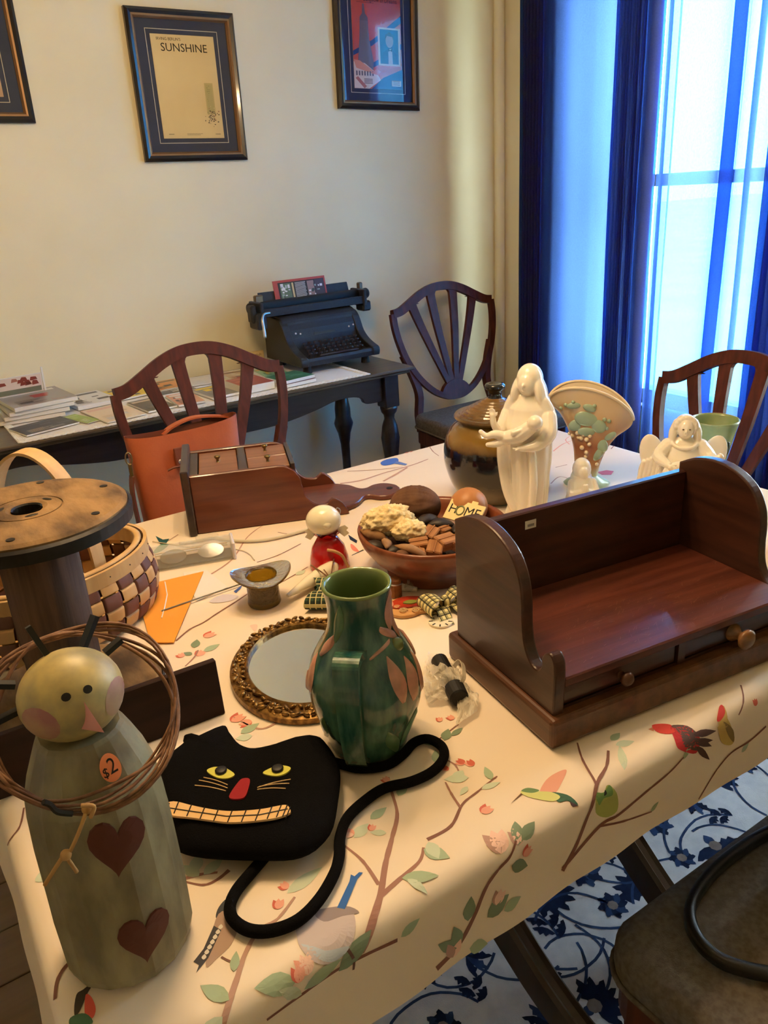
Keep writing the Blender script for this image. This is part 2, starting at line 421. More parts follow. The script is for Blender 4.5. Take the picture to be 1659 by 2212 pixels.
def cfn(a, b):
    u, v = U0 + (U1 - U0) * a, V0 + (V1 - V0) * b
    u, v = hem(u, v); p = cloth(u, v); return p
obj('cloth', M().add(grid(cfn, 210, 160), smooth=True), m_cloth, clothT)
PR = M()
def uv(x, y):
    """picture point -> unrolled cloth coordinates"""
    p = onz(x, y, TZ)
    if p.y < TY0 - .004: q = ony(x, y, TY0 - .004); return (q.x, TY0 - (TZ - q.z) + .006)
    if p.x < TX0 - .004:
        q = onx(x, y, TX0 - .006); return (TX0 - (TZ - q.z) + .006, q.y)
    return (p.x, p.y)
_lay = [0]
def put(poly, col, rings=3):
    """flat printed patch following the cloth"""
    _lay[0] += 1; off = .0003 + (_lay[0] % 14) * .00004
    c = V((sum(p[0] for p in poly) / len(poly), sum(p[1] for p in poly) / len(poly))); n = len(poly); v = [cloth(c.x, c.y, off)]; f = []
    for k in range(1, rings + 1):
        for p in poly: q = c + (V(p) - c) * (k / rings); v.append(cloth(q.x, q.y, off))
    for i in range(n):
        j = (i + 1) % n; f.append([0, 1 + i, 1 + j])
        for k in range(rings - 1): f.append([1 + k * n + i, 1 + (k + 1) * n + i, 1 + (k + 1) * n + j, 1 + k * n + j])
    PR.add((v, f), None, col)
def strip(pts, w0, w1, col):
    P = spline([uv(*p) for p in pts], 6); _lay[0] += 1; off = .00025 + (_lay[0] % 14) * .00003; v = []
    for i, p in enumerate(P):
        t = (P[min(i + 1, len(P) - 1)] - P[max(0, i - 1)]); t.normalize(); w = w0 + (w1 - w0) * i / len(P) + .0004 * noise.noise((i * .9, w0 * 99, 1))
        v += [cloth(p.x - t.y * w, p.y + t.x * w, off), cloth(p.x + t.y * w, p.y - t.x * w, off)]
    PR.add((v, [[2 * i, 2 * i + 1, 2 * i + 3, 2 * i + 2] for i in range(len(P) - 1)]), None, col)
BR, BR2, TWG = L(160, 118, 104), L(132, 92, 80), L(184, 146, 130)
GR, GR2, GR3 = L(164, 182, 152), L(128, 146, 120), L(198, 208, 184)
PK, RD, PK2 = L(230, 164, 142), L(204, 104, 86), L(236, 196, 178)
def leaf(x, y, ang, l, w, col=GR):
    l *= .8; w *= .72
    c = uv(x, y); a = math.radians(ang); ca, sa = math.cos(a), math.sin(a)
    pts = [(t * l, math.sin(PI * t ** .8) * w) for t in (0, .15, .35, .55, .75, .9, 1)] + [(t * l, -math.sin(PI * t ** .8) * w) for t in (.9, .75, .55, .35, .15)]
    put([(c[0] + px_ * ca - py_ * sa, c[1] + px_ * sa + py_ * ca) for px_, py_ in pts], col, 2)
def bud(x, y, ang, s=.014, cols=(PK, RD)):
    for k, da in enumerate((-24, 24, 0)): leaf(x, y, ang + da, s * .85, s * .26, cols[k % 2])
def poly(pts, col): put([uv(*p) for p in pts], col, 4)
def sp(pts, col): put([(p.x, p.y) for p in spline([uv(*p) for p in pts], 4, True)], col, 4)
# near branches
strip([(784, 2060), (805, 1987), (822, 1932), (833, 1865), (847, 1810), (858, 1759), (846, 1710), (839, 1679)], .0042, .0010, BR)
strip([(822, 1936), (864, 1899), (906, 1861), (915, 1831)], .003, .0012, BR)
strip([(923, 1814), (974, 1785), (999, 1738), (1030, 1712), (1074, 1677)], .0022, .0009, BR2)
strip([(744, 1827), (784, 1861), (818, 1911)], .001, .0022, BR)
strip([(480, 2205), (510, 2120), (530, 2060), (560, 2010), (600, 1985), (637, 1938)], .003, .0010, TWG)
strip([(579, 2205), (660, 2147), (746, 2089), (862, 2031)], .0012, .0020, BR2)
strip([(994, 1744), (975, 1715), (962, 1690)], .0016, .0009, BR)
strip([(940, 2085), (985, 2039), (1023, 1976), (1053, 1917), (1082, 1879), (1107, 1854), (1130, 1822)], .0034, .0011, BR2)
strip([(1213, 1875), (1247, 1820), (1280, 1753), (1289, 1694), (1310, 1656), (1314, 1622)], .0030, .0013, BR2)
strip([(1289, 1694), (1259, 1643), (1247, 1605)], .0016, .0009, BR2)
strip([(1213, 1871), (1297, 1782), (1339, 1757), (1402, 1706), (1449, 1668), (1482, 1635)], .0026, .0010, BR2)
strip([(1297, 1782), (1348, 1770), (1407, 1749)], .0016, .0008, BR2)
strip([(1503, 1719), (1541, 1664), (1579, 1622), (1617, 1597), (1655, 1565)], .0010, .0016, BR2)
strip([(1600, 1480), (1608, 1510), (1604, 1545)], .0010, .0010, BR2)
strip([(400, 1905), (440, 1912), (470, 1900), (495, 1880)], .0010, .0022, BR2)
strip([(360, 1910), (430, 1890), (470, 1885)], .0022, .0014, BR)
strip([(110, 2150), (125, 2110), (160, 2070), (200, 2040)], .0024, .0012, BR2)
strip([(0, 1812), (40, 1790), (52, 1745)], .0012, .0010, BR2)
for a in ((945, 1650, 60, .03, .008, GR), (1000, 1665, 200, .03, .009, GR3), (1012, 1680, 150, .035, .010, GR3), (1062, 1685, 70, .028, .007, GR), (1040, 1705, -10, .03, .006, GR3),
          (915, 1835, -60, .036, .012, GR), (925, 1820, -100, .03, .01, GR3), (868, 1898, -30, .045, .010, GR), (880, 1900, -70, .03, .006, GR3), (765, 1810, 20, .03, .010, GR3), (800, 1770, 10, .03, .008, GR),
          (835, 1800, 140, .022, .006, GR3), (860, 1720, 30, .026, .008, GR), (855, 1705, 80, .02, .006, GR3), (1110, 1870, -30, .030, .011, GR2), (1130, 1830, 60, .032, .010, GR2), (1140, 1820, 20, .032, .009, GR2),
          (1010, 1985, 75, .034, .011, GR2), (1050, 1975, 20, .040, .014, GR2), (990, 2035, 100, .034, .010, GR2), (1010, 2040, -20, .03, .012, GR), (985, 2040, 140, .036, .010, GR2), (1085, 1960, 10, .03, .010, GR),
          (1330, 1610, -20, .03, .008, GR3), (1350, 1660, 50, .05, .007, GR3), (1320, 1600, 10, .024, .007, GR), (1405, 1750, 30, .02, .005, GR), (1600, 1620, 30, .022, .006, GR), (1480, 1640, 40, .026, .006, GR),
          (640, 2110, 160, .045, .013, GR), (655, 2150, 140, .03, .008, GR3), (735, 2100, 25, .055, .012, GR2), (620, 2150, -40, .02, .008, GR3), (660, 2140, 10, .05, .008, GR), (495, 2160, 120, .038, .010, GR), (480, 2190, 200, .04, .010, GR3),
          (505, 2100, 60, .025, .006, GR), (870, 2025, 20, .03, .008, GR), (620, 1930, 10, .055, .010, GR3), (420, 1885, 60, .03, .010, GR3), (440, 1890, 20, .032, .009, GR3), (430, 1893, 110, .03, .009, GR3), (95, 1905, 90, .02, .010, GR3),
          (520, 1585, 10, .035, .010, GR), (545, 1590, 160, .026, .010, GR3), (960, 1600, 40, .028, .009, GR2), (945, 1605, 130, .03, .010, GR), (975, 1590, 10, .026, .006, GR2), (1010, 1700, 200, .02, .005, GR3)): leaf(*a)
for a in ((765, 1805, 120, .020, (PK, PK2)), (800, 1795, 40, .014), (1005, 1650, 120, .018, (RD, PK)), (1023, 1655, 95, .018, (RD, PK)), (968, 1665, 100, .014, (RD, PK)), (1040, 1757, 10, .022), (622, 1920, 110, .016), (600, 1965, 60, .018),
          (668, 2095, 90, .026, (PK2, PK)), (650, 2130, 70, .02), (1094, 1850, 75, .04, (PK2, TWG)), (1127, 1815, 80, .026, (PK2, TWG)), (1135, 1850, 30, .02), (1070, 1950, 60, .026, (PK2, TWG)), (975, 2060, 80, .03, (PK2, TWG)),
          (1640, 1525, 80, .014, (RD, RD)), (840, 1690, 100, .016), (980, 1555, 100, .016), (950, 1560, 60, .014), (500, 1560, 20, .03), (545, 1560, 160, .026), (730, 1660, 90, .012)): bud(*a)
# grey bird with blue tail
sp([(640, 1990), (672, 1968), (730, 1962), (760, 1968), (768, 2000), (755, 2040), (720, 2068), (680, 2072), (650, 2050), (641, 2020)], L(196, 182, 182))
sp([(650, 2040), (690, 2066), (730, 2062), (755, 2035), (700, 2050)], L(186, 196, 206))
sp([(680, 1970), (745, 1958), (776, 1972), (740, 1980), (700, 1992)], L(150, 136, 138))
poly([(728, 1962), (745, 1965), (772, 1900), (784, 1886), (776, 1885), (766, 1894), (758, 1890), (755, 1905)], L(52, 104, 176))
strip([(725, 2068), (715, 2100), (692, 2110)], .0012, .001, L(110, 84, 80)); strip([(752, 2040), (768, 2075), (766, 2095)], .0016, .0012, L(110, 84, 80))
# spotted bird
sp([(500, 1938), (485, 1945), (470, 1965), (468, 1985), (495, 1975)], L(66, 70, 78))
sp([(472, 1975), (505, 1970), (515, 2000), (500, 2040), (470, 2070), (445, 2090), (452, 2040)], L(176, 148, 132))
poly([(462, 2000), (478, 2010), (450, 2070), (424, 2102), (430, 2085), (418, 2078), (440, 2050)], L(70, 70, 76))
for k in range(7): leaf(476 - k * 6, 2008 + k * 11, 60, .007, .003, L(220, 214, 204))
strip([(478, 2068), (500, 2078), (515, 2074)], .001, .001, L(130, 96, 84))
# humming bird
poly([(1103, 1737), (1130, 1710), (1132, 1714)], L(110, 84, 70))
sp([(1124, 1712), (1140, 1704), (1160, 1710), (1190, 1712), (1210, 1722), (1195, 1732), (1165, 1728), (1140, 1722)], L(206, 206, 130))
sp([(1126, 1710), (1140, 1703), (1165, 1708), (1150, 1714)], L(110, 140, 96))
sp([(1166, 1714), (1180, 1685), (1205, 1668), (1224, 1664), (1214, 1690), (1196, 1716)], L(222, 160, 138))
sp([(1190, 1712), (1225, 1717), (1252, 1731), (1225, 1728), (1205, 1732)], L(66, 104, 82))
poly([(1215, 1722), (1253, 1732), (1240, 1736)], L(90, 70, 74))
# red bird
poly([(1400, 1576), (1412, 1570), (1412, 1580)], L(190, 120, 90))
sp([(1408, 1568), (1425, 1564), (1448, 1566), (1460, 1578), (1445, 1586), (1420, 1582)], L(208, 70, 58))
sp([(1448, 1570), (1480, 1568), (1512, 1578), (1520, 1600), (1508, 1626), (1480, 1622), (1462, 1600)], L(190, 52, 56))
sp([(1450, 1568), (1485, 1568), (1520, 1582), (1500, 1590), (1512, 1620), (1488, 1600), (1470, 1584)], L(96, 78, 74))
for a in ((1505, 1590, -20), (1508, 1600, -35), (1510, 1612, -50), (1500, 1580, -15)): leaf(a[0], a[1], a[2], .05, .006, L(88, 66, 66))
# yellow bird with red crest
sp([(1552, 1540), (1562, 1524), (1572, 1535), (1582, 1555), (1589, 1590), (1580, 1606), (1562, 1602), (1558, 1575), (1560, 1555)], L(196, 168, 96))
sp([(1551, 1548), (1553, 1528), (1560, 1523), (1568, 1535), (1560, 1548)], L(200, 62, 50)); sp([(1572, 1560), (1588, 1575), (1586, 1600), (1576, 1585)], L(136, 116, 70))
# green tit
sp([(1300, 1720), (1308, 1704), (1330, 1700), (1340, 1720), (1336, 1750), (1312, 1764), (1292, 1755)], L(170, 176, 96))
sp([(1300, 1718), (1308, 1702), (1332, 1700), (1330, 1718), (1312, 1726), (1300, 1740)], L(112, 150, 84)); sp([(1312, 1706), (1318, 1702), (1320, 1710)], L(40, 44, 40))
# ruby throat at the near edge
sp([(165, 2150), (180, 2138), (205, 2120), (190, 2145), (172, 2185), (160, 2190)], L(74, 66, 56)); sp([(185, 2150), (198, 2155), (207, 2180), (200, 2200), (184, 2195)], L(222, 96, 84)); sp([(150, 2195), (185, 2190), (200, 2211), (150, 2211)], L(84, 120, 92))
# butterfly and far prints
poly([(336, 1158), (352, 1166), (366, 1164), (358, 1176), (346, 1176)], L(38, 84, 92)); sp([(330, 1196), (345, 1178), (365, 1176), (350, 1190)], L(92, 140, 110))
strip([(345, 1180), (385, 1155)], .001, .001, BR)
strip([(735, 1045), (780, 1038), (830, 1022), (890, 1005), (925, 992)], .0035, .0016, TWG); strip([(828, 1040), (855, 1025), (880, 1010)], .003, .003, TWG); strip([(750, 1018), (800, 1016), (870, 1009)], .002, .001, TWG)
sp([(822, 1000), (835, 993), (857, 990), (860, 998), (845, 1004), (828, 1006)], L(70, 108, 190)); poly([(856, 996), (880, 1003), (876, 1006), (852, 1002)], L(96, 120, 176))
for x, y in ((832, 985), (842, 984), (852, 983), (875, 979), (884, 977)): bud(x, y, 20, .016, (RD, PK2))
strip([(925, 960), (935, 975), (948, 985)], .0012, .001, BR); strip([(1195, 975), (1215, 960), (1240, 950)], .002, .001, PK); strip([(1230, 960), (1222, 950), (1235, 940)], .0015, .001, PK); strip([(1320, 970), (1330, 960), (1345, 955)], .0015, .001, BR)
poly([(1290, 1020), (1310, 1016), (1326, 1018), (1320, 1026), (1300, 1026)], L(214, 110, 130)); strip([(1190, 1045), (1210, 1030), (1245, 1040)], .0016, .001, TWG); strip([(1200, 1010), (1225, 1004)], .0012, .001, BR)
strip([(440, 1250), (500, 1210), (535, 1160), (575, 1130)], .0018, .0011, TWG); strip([(555, 1215), (600, 1200), (650, 1175)], .001, .0012, BR2); strip([(605, 1260), (640, 1240), (665, 1225)], .001, .001, BR2); leaf(640, 1243, 20, .03, .010, GR3)
strip([(380, 1385), (410, 1360), (440, 1345), (470, 1325), (510, 1300), (540, 1280)], .0016, .0013, BR2); bud(440, 1377, 10, .03); bud(430, 1418, 60, .026); bud(395, 1420, 100, .02)
leaf(420, 1400, 60, .03, .010, GR2); leaf(440, 1408, 10, .035, .010, GR); leaf(415, 1415, 120, .02, .007, GR2); strip([(400, 1440), (420, 1420), (428, 1405)], .001, .0016, BR)
sp([(452, 1300), (480, 1285), (515, 1288), (500, 1298), (470, 1303)], L(206, 196, 200)); poly([(505, 1278), (524, 1264), (520, 1272), (510, 1282)], L(70, 96, 160))
strip([(600, 1150), (640, 1155), (680, 1145)], .001, .001, BR2); sp([(758, 1175), (766, 1180), (776, 1192), (764, 1190), (758, 1183)], L(226, 130, 110)); poly([(752, 1155), (772, 1168), (770, 1174), (756, 1166)], L(34, 40, 66))
strip([(760, 1200), (785, 1188)], .001, .002, L(60, 60, 60)); strip([(960, 1640), (985, 1655), (998, 1690)], .001, .001, BR); strip([(945, 1600), (990, 1565)], .001, .001, BR2)
sp([(540, 1352), (556, 1350), (552, 1364)], PK2); strip([(505, 1550), (560, 1575), (600, 1560)], .001, .002, TWG)
prn = obj('printed_pattern', PR, VC, clothT); prn['kind'] = 'stuff'

# ------------------------------------------------------------------ shield-back chairs
m_seat = mat('taupe_upholstery', L(114, 106, 96), .9, 0, L(96, 89, 80), 120, 2, bump=.4, bs=500, spec=.1)
def make_chair(name, label):
    t = thing(name, label, 'chair')
    out = rrect(-.25, .25, -.235, .22, .05, 5)
    out = [(x * (1 - .10 * (y + .23) / .45), y - .02 * (1 - (x / .25) ** 2) * (1 if y < -.15 else 0)) for x, y in out]
    st = obj('seat', M().add(prism(out, .405, .472, .022, 4), smooth=True), m_seat, t)
    pts = [(x * 1.004, y * 1.004, .418) for x, y in out]
    obj('seat_rail', M().add(prism([(x * .97, y * .97) for x, y in out], .345, .41, .004)), m_mahog, t)
    obj('piping', M().add(tube(pts, .004, 6, True), smooth=True), m_seat, st)
    for sx in (-1, 1):
        obj('leg', M().add(sweep([(sx * .205, -.19, .40), (sx * .205, -.19, .2), (sx * .205, -.19, 0)], rect(.02, .02), scale=[1, .85, .6])), m_mahog, t)
        obj('leg', M().add(sweep(spline([(sx * .18, .185, .40), (sx * .18, .19, .2), (sx * .185, .25, .007)], 4), rect(.018, .018))), m_mahog, t)
        obj('stretcher', M().add(box(sx * .19 - .008, sx * .19 + .008, -.18, .20, .15, .17)), m_mahog, t)
    Z0, HS, W = .505, .475, .245
    B = lambda s, h, d=0: V((s * W, .215 + .095 * h + d, Z0 + HS * h))
    bn = V((0, .98, -.19))
    side = [(-1, .818), (-1.0, .70), (-.955, .55), (-.85, .38), (-.67, .22), (-.43, .09), (-.18, .02), (0, .008)]
    top = [(-1, .818), (-.85, .832), (-.65, .885), (-.42, .95), (-.2, .99), (0, 1.0)]
    full = side + [(-s, h) for s, h in side[::-1][1:]]; tf = top + [(-s, h) for s, h in top[::-1][1:]]
    P = [B(p.x, p.y) for p in spline(full, 4)]
    fr = obj('shield_frame', M().add(sweep(P, [(-.012, -.012), (-.012, .008), (-.005, .014), (.005, .014), (.012, .008), (.012, -.012)], up=bn), smooth=False), m_mahog, t)
    P = [B(p.x, p.y) for p in spline(tf, 5)]
    obj('top_rail', M().add(sweep(P, [(-.018, -.013), (-.018, .009), (-.006, .015), (.008, .015), (.017, .008), (.017, -.013)], up=bn), smooth=False), m_mahog, t)
    for sb, stp, ht in ((-.10, -.60, .895), (-.035, -.22, .985), (.035, .22, .985), (.10, .60, .895)):
        path = spline([(sb, .12), (sb + (stp - sb) * .35, .36), (sb + (stp - sb) * .75, .64), (stp, .84 if abs(stp) > .5 else .90), (stp * 1.02, ht - .012)], 4)
        pts = [B(p.x, p.y) for p in path]; n = len(pts)
        wd = [.011 + .010 * (i / n) + (.016 * max(0, (i / n - .78) / .22)) for i in range(n)]
        v = []
        frm = frames(pts, False, bn)
        mm = M(); pr = [(-1, -.008), (-1, .006), (-.55, .009), (-.5, .006), (-.1, .006), (0, .009), (.1, .006), (.5, .006), (.55, .009), (1, .006), (1, -.008)]
        vv = []
        for i, (p, x, y) in enumerate(frm):
            for a, b in pr: vv.append(tuple(p + x * a * wd[i] + y * b))
        k = len(pr); mm.add((vv, [[i * k + q, i * k + (q + 1) % k, (i + 1) * k + (q + 1) % k, (i + 1) * k + q] for i in range(n - 1) for q in range(k)]))
        obj('slat', mm, m_mahog, t)
    ros = [(0.30 * math.cos(a), .03 + .135 * math.sin(a)) for a in [PI * k / 14 for k in range(15)]]
    v = [B(s, h, -.012) for s, h in ros] + [B(s, h, .008) for s, h in ros]; n = len(ros)
    obj('rosette', M().add(([tuple(p) for p in v], [list(range(n)), list(range(n, 2 * n))[::-1]] + [[i, i + n, (i + 1) % n + n, (i + 1) % n] for i in range(n)])), m_mahog, t)
    for sx in (-1, 1):
        pts = spline([(sx * .19, .20, .39), (sx * .19, .215, .46), (sx * .175, .232, .55), (sx * .195, .25, .64), (sx * .222, .262, .72)], 4)
        obj('upright', M().add(sweep(pts, rect(.013, .014), up=(0, 1, 0))), m_mahog, t)
    return t
ch = make_chair('dining_chair', 'mahogany shield-back dining chair holding the tan leather tote')
ch.location = (.757, 1.87, .0142); ch['group'] = 'shield-back dining chairs'
def chair_at(label, loc, rz, s=(1, 1, 1)):
    c = copy_tree(ch); c['label'] = label; c.location = loc; c.rotation_euler = (0, 0, math.radians(rz)); c.scale = s; return c
chair_at('mahogany shield-back dining chair in the room corner beside the typewriter table', (2.125, 2.53, 0), 0, (1.09, 1, 1.0))
chair_at('mahogany shield-back dining chair at the window end of the table behind the angel figurine', (1.50, 1.155, .0142), -90, (.93, 1, .945))
chair_at('upholstered dining chair with the black handbag strap on its taupe seat', (.83, .245, .0142), 180)

# ------------------------------------------------------------------ side table
m_ebony = wood('ebonised_wood', L(26, 22, 24), L(40, 34, 36), 'x', 12, .32, .3)
m_sidetop = wood('worn_dark_walnut', L(70, 60, 46), L(92, 80, 62), 'x', 9, .4, .15)
SZ = .75
side = thing('console_table', 'long dark console table with scalloped apron and turned legs against the wall', 'table', (.85, 2.715, 0))
obj('tabletop', M().add(box(-.86, .86, -.255, .255, SZ - .012, SZ, .003)).add(box(-.845, .845, -.243, .25, SZ - .024, SZ - .012, .003)), m_sidetop, side)
half = [(0, .105), (.25, .105), (.35, .097), (.45, .080), (.53, .062), (.60, .060), (.645, .072), (.66, .094), (.69, .100), (.74, .100)]
low = spl2(half, 4); pl = [(-.74, 0), (.74, 0)] + [(x, -d) for x, d in low[::-1]] + [(-x, -d) for x, d in low[1:]]
obj('apron', M().add(prism(pl, -.01, .01, .002), T(0, -.19, SZ - .024) @ Rx(90)), m_ebony, side)
obj('apron', M().add(prism(pl, -.01, .01, .002), T(0, .19, SZ - .024) @ Rx(90)), m_ebony, side)
for sx in (-1, 1): obj('apron', M().add(box(sx * .745 - .01, sx * .745 + .01, -.16, .16, SZ - .12, SZ - .024)), m_ebony, side)
fp = [(0, 0), (.022, 0), (.024, .03), (.014, .06), (.019, .10), (.028, .20), (.038, .30), (.044, .325), (.046, .34), (.030, .36), (.036, .375), (.028, .39), (.034, .44), (.037, .47), (.030, .52), (.020, .55), (.022, .565), (.030, .575), (.034, .59), (.034, .60), (0, .60)]
bp = [(0, 0), (.018, 0), (.018, .30), (.020, .36), (.028, .41), (.040, .445), (.042, .455), (.034, .48), (.034, .52), (.028, .56), (.020, .585), (.022, .60), (0, .60)]
for sx in (-1, 1):
    for yy, pf in ((-.185, fp), (.185, bp)):
        obj('leg', M().add(lathe(pf, 20), T(sx * .775, yy, 0), smooth=True).add(box(sx * .775 - .032, sx * .775 + .032, yy - .032, yy + .032, .598, SZ - .024, .003)), m_ebony, side)
# lace runner
m_lace = mat('white_cotton_lace', L(232, 230, 224), .9, bump=.4, bs=300, spec=.1)
run = thing('lace_runner', 'white lace runner spread under the magazines on the console table', 'table runner', (0, 0, SZ))
LX0, LX1, LY0, LY1 = .30, 1.50, 2.480, 2.955
obj('linen', M().add(grid(lambda a, b: (LX0 + (LX1 - LX0) * a, LY0 + (LY1 - LY0) * b, .0014 + .0008 * noise.noise((a * 20, b * 8, 0))), 40, 14), smooth=True), m_lace, run)
le = M(); rl = random.Random(2)
edge = [(LX0 + k * .0165, LY0 - .004) for k in range(74)] + [(LX1 + .004, LY0 + k * .0165) for k in range(26)] + [(LX0 - .004, LY0 + k * .0165) for k in range(26)]
for i, (x, y) in enumerate(edge):
    for r_, dx in ((.0105, 0), (.0055, 0)):
        le.add(tube([(x + r_ * math.cos(q), y + r_ * math.sin(q), .0022) for q in [k * PI / 5 for k in range(10)]], .0019, 5, True))
o = obj('lace_edge', le, m_lace, run); o['kind'] = 'stuff'

# magazines and papers
m_paper = mat('paper', L(226, 222, 212), .8)
def cover(m, w, h, z, pal, rng, lines=True):
    q = lambda x0, x1, y0, y1, c, dz=0: m.add(([(x0, y0, z + dz), (x1, y0, z + dz), (x1, y1, z + dz), (x0, y1, z + dz)], [[0, 1, 2, 3]]), None, c)
    q(-w / 2, w / 2, -h / 2, h / 2, pal[0])
    q(-w * .42, w * .42, h * .30, h * .42, pal[1], .0001)
    for k in range(rng.randint(4, 8)):
        x, y = rng.uniform(-.42, .22) * w, rng.uniform(-.45, .12) * h; q(x, x + rng.uniform(.12, .3) * w, y, y + rng.uniform(.06, .2) * h, rng.choice(pal), .00015 + k * .00003)
    for k in range(6):
        y = -h * .40 + k * h * .05; q(-w * .38, -w * .38 + rng.uniform(.2, .5) * w, y, y + h * .014, pal[-1], .0006)
def magazine(name, label, cat, x, y, w, h, t, rz, pal, z=0, seed=0, group='magazines and papers on the console table'):
    o = thing(name, label, cat, (x, y, SZ + .0044 + z), rz, group); rng = random.Random(seed)
    obj('pages', M().add(box(-w / 2, w / 2, -h / 2, h / 2, 0, t, min(.0008, t * .3))), m_paper, o)
    c = M(); cover(c, w, h, t + .0004, pal, rng); obj('cover', c, VCG, o)
    return o
GY, DK, WH, YL, OR_, RE, GN, CR, BE = L(150, 152, 156), L(44, 44, 48), L(224, 222, 216), L(234, 200, 40), L(226, 148, 60), L(176, 54, 48), L(60, 122, 92), L(228, 204, 172), L(196, 172, 140)
zst = 0
for k in range(4):
    magazine('magazine', ['grey magazine, lowest of the stack by the left end of the runner', 'pale grey magazine, second up in the stack by the picture card', 'white-edged magazine, third up in the stack by the picture card', 'pink-edged magazine, topmost of the stack under the picture card'][k], 'magazine',
             .385 + .008 * k, 2.825 - .006 * k, .20, .235, .013, -6 + 4 * k, (GY, WH, L(120, 126, 136), DK) if k < 3 else (L(150, 146, 146), WH, RE, DK), zst, 20 + k); zst += .0145
for a in (('magazine', 'black glossy magazine with a grey portrait lying near the lace edge', 'magazine', .385, 2.600, .17, .13, .005, 14, (DK, L(70, 74, 80), L(120, 116, 108), CR), 0, 3),
          ('leaflet', 'lime green leaflet beside the black portrait magazine', 'leaflet', .500, 2.61, .05, .15, .002, 20, (L(150, 176, 70), L(176, 190, 110), WH), 0, 4),
          ('catalogue', 'white catalogue with black masthead lying flat near the wall', 'magazine', .580, 2.84, .14, .20, .014, 6, (WH, DK, L(200, 196, 190), L(90, 90, 96)), 0, 5),
          ('programme', 'cream printed programme sheet at the lace edge beside the lime leaflet', 'paper', .600, 2.605, .13, .22, .004, 8, (CR, L(222, 176, 150), L(206, 200, 196), BE), 0, 6),
          ('magazine', 'bright yellow magazine with red lettering near the wall', 'magazine', .728, 2.86, .125, .17, .006, 9, (YL, L(80, 70, 50), RE, YL, WH), 0, 7),
          ('magazine', 'orange magazine with dark photographs beside the yellow one', 'magazine', .868, 2.865, .13, .15, .007, 3, (OR_, L(80, 76, 66), BE, DK), 0, 8),
          ('booklet', 'dark brown booklet behind the chair splats', 'booklet', .732, 2.610, .10, .18, .006, 6, (L(70, 62, 56), BE, L(110, 96, 80), DK), 0, 9),
          ('magazine', 'salmon pink magazine behind the chair splats', 'magazine', .845, 2.60, .09, .17, .007, -4, (L(214, 150, 118), WH, L(110, 90, 84), DK), 0, 10),
          ('magazine', 'charcoal magazine with white title in front of the orange one', 'magazine', .850, 2.735, .15, .075, .009, 3, (L(82, 78, 78), WH, L(150, 140, 130), DK), 0, 11),
          ('flyer', 'plain white flyer near the wall seen through the chair back', 'paper', 1.010, 2.85, .12, .15, .003, -8, (WH, L(214, 214, 214), WH), 0, 12),
          ('magazine', 'grey magazine with a yellow corner at the lace edge', 'magazine', .960, 2.62, .10, .18, .008, 5, (L(136, 134, 132), YL, WH, DK), 0, 13),
          ('magazine', 'beige illustrated magazine behind the red book', 'magazine', 1.125, 2.80, .085, .15, .010, -3, (BE, L(120, 90, 70), L(206, 190, 160), RE), 0, 14),
          ('hardback_book', 'thick red hardback book at the lace edge', 'book', 1.085, 2.595, .12, .15, .026, 3, (L(170, 82, 74), L(190, 110, 100), L(150, 70, 64)), 0, 15),
          ('paperback_book', 'maroon paperback book under the green one', 'book', 1.232, 2.560, .135, .125, .012, 6, (L(112, 66, 76), L(112, 66, 76), L(130, 80, 88)), 0, 16),
          ('paperback_book', 'green paperback book lying on the maroon one', 'book', 1.230, 2.566, .135, .125, .011, 9, (GN, L(60, 110, 88), L(90, 150, 120)), .0130, 17),
          ('magazine', 'pale green and gold magazine beside the typewriter', 'magazine', 1.238, 2.74, .10, .16, .012, -6, (L(150, 190, 150), L(214, 170, 60), L(226, 200, 150), GN), 0, 18)): magazine(*a)
pc = thing('picture_card', 'red horse picture card propped on the magazine stack with a white edge', 'card', (.375, 2.875, SZ + .0044 + .0585), 4, None)
obj('card', M().add(box(-.075, .075, -.002, .002, 0, .066), Rx(14)), m_paper, pc)
c = M(); rg = random.Random(5); c.add(([(-.073, -.0024, .002), (.073, -.0024, .002), (.073, -.0024, .064), (-.073, -.0024, .064)], [[0, 1, 2, 3]]), Rx(14), L(226, 206, 190))
for k in range(12):
    x, z = rg.uniform(-.065, .045), rg.uniform(.028, .05); c.add(([(x, -.0027 - k * .00002, z), (x + .022, -.0027 - k * .00002, z + .002), (x + .018, -.0027 - k * .00002, z + .012), (x + .004, -.0027 - k * .00002, z + .013)], [[0, 1, 2, 3]]), Rx(14), rg.choice([L(140, 70, 58), L(180, 120, 100), L(110, 60, 52)]))
c.add(([(-.07, -.0027, .004), (.07, -.0027, .004), (.07, -.0027, .022), (-.07, -.0027, .022)], [[0, 1, 2, 3]]), Rx(14), L(120, 122, 100)); obj('printed_picture', c, VCG, pc)
obj('white_stay', M().add(box(.078, .084, -.004, .002, 0, .082), Rx(8)), m_paper, pc)
sg = thing('wooden_sign', 'small cream wooden sign with brown script leaning on the wall by the typewriter', 'sign', (1.262, 2.955, SZ + .004), 2, None, (-10, 0, 2))
obj('board', M().add(box(-.053, .053, -.008, .008, 0, .056, .002)), mat('cream_wood', L(214, 190, 140), .7), sg)
m_ink = mat('brown_ink', L(120, 84, 50), .7)
for z_ in (.040, .020):
    obj('script_scrawl', M().add(tube([(-.040 + k * .002, -.0086, z_ + .005 * math.sin(k * 1.9) + .003 * math.sin(k * .7)) for k in range(41)], .0007, 5)), m_ink, sg)
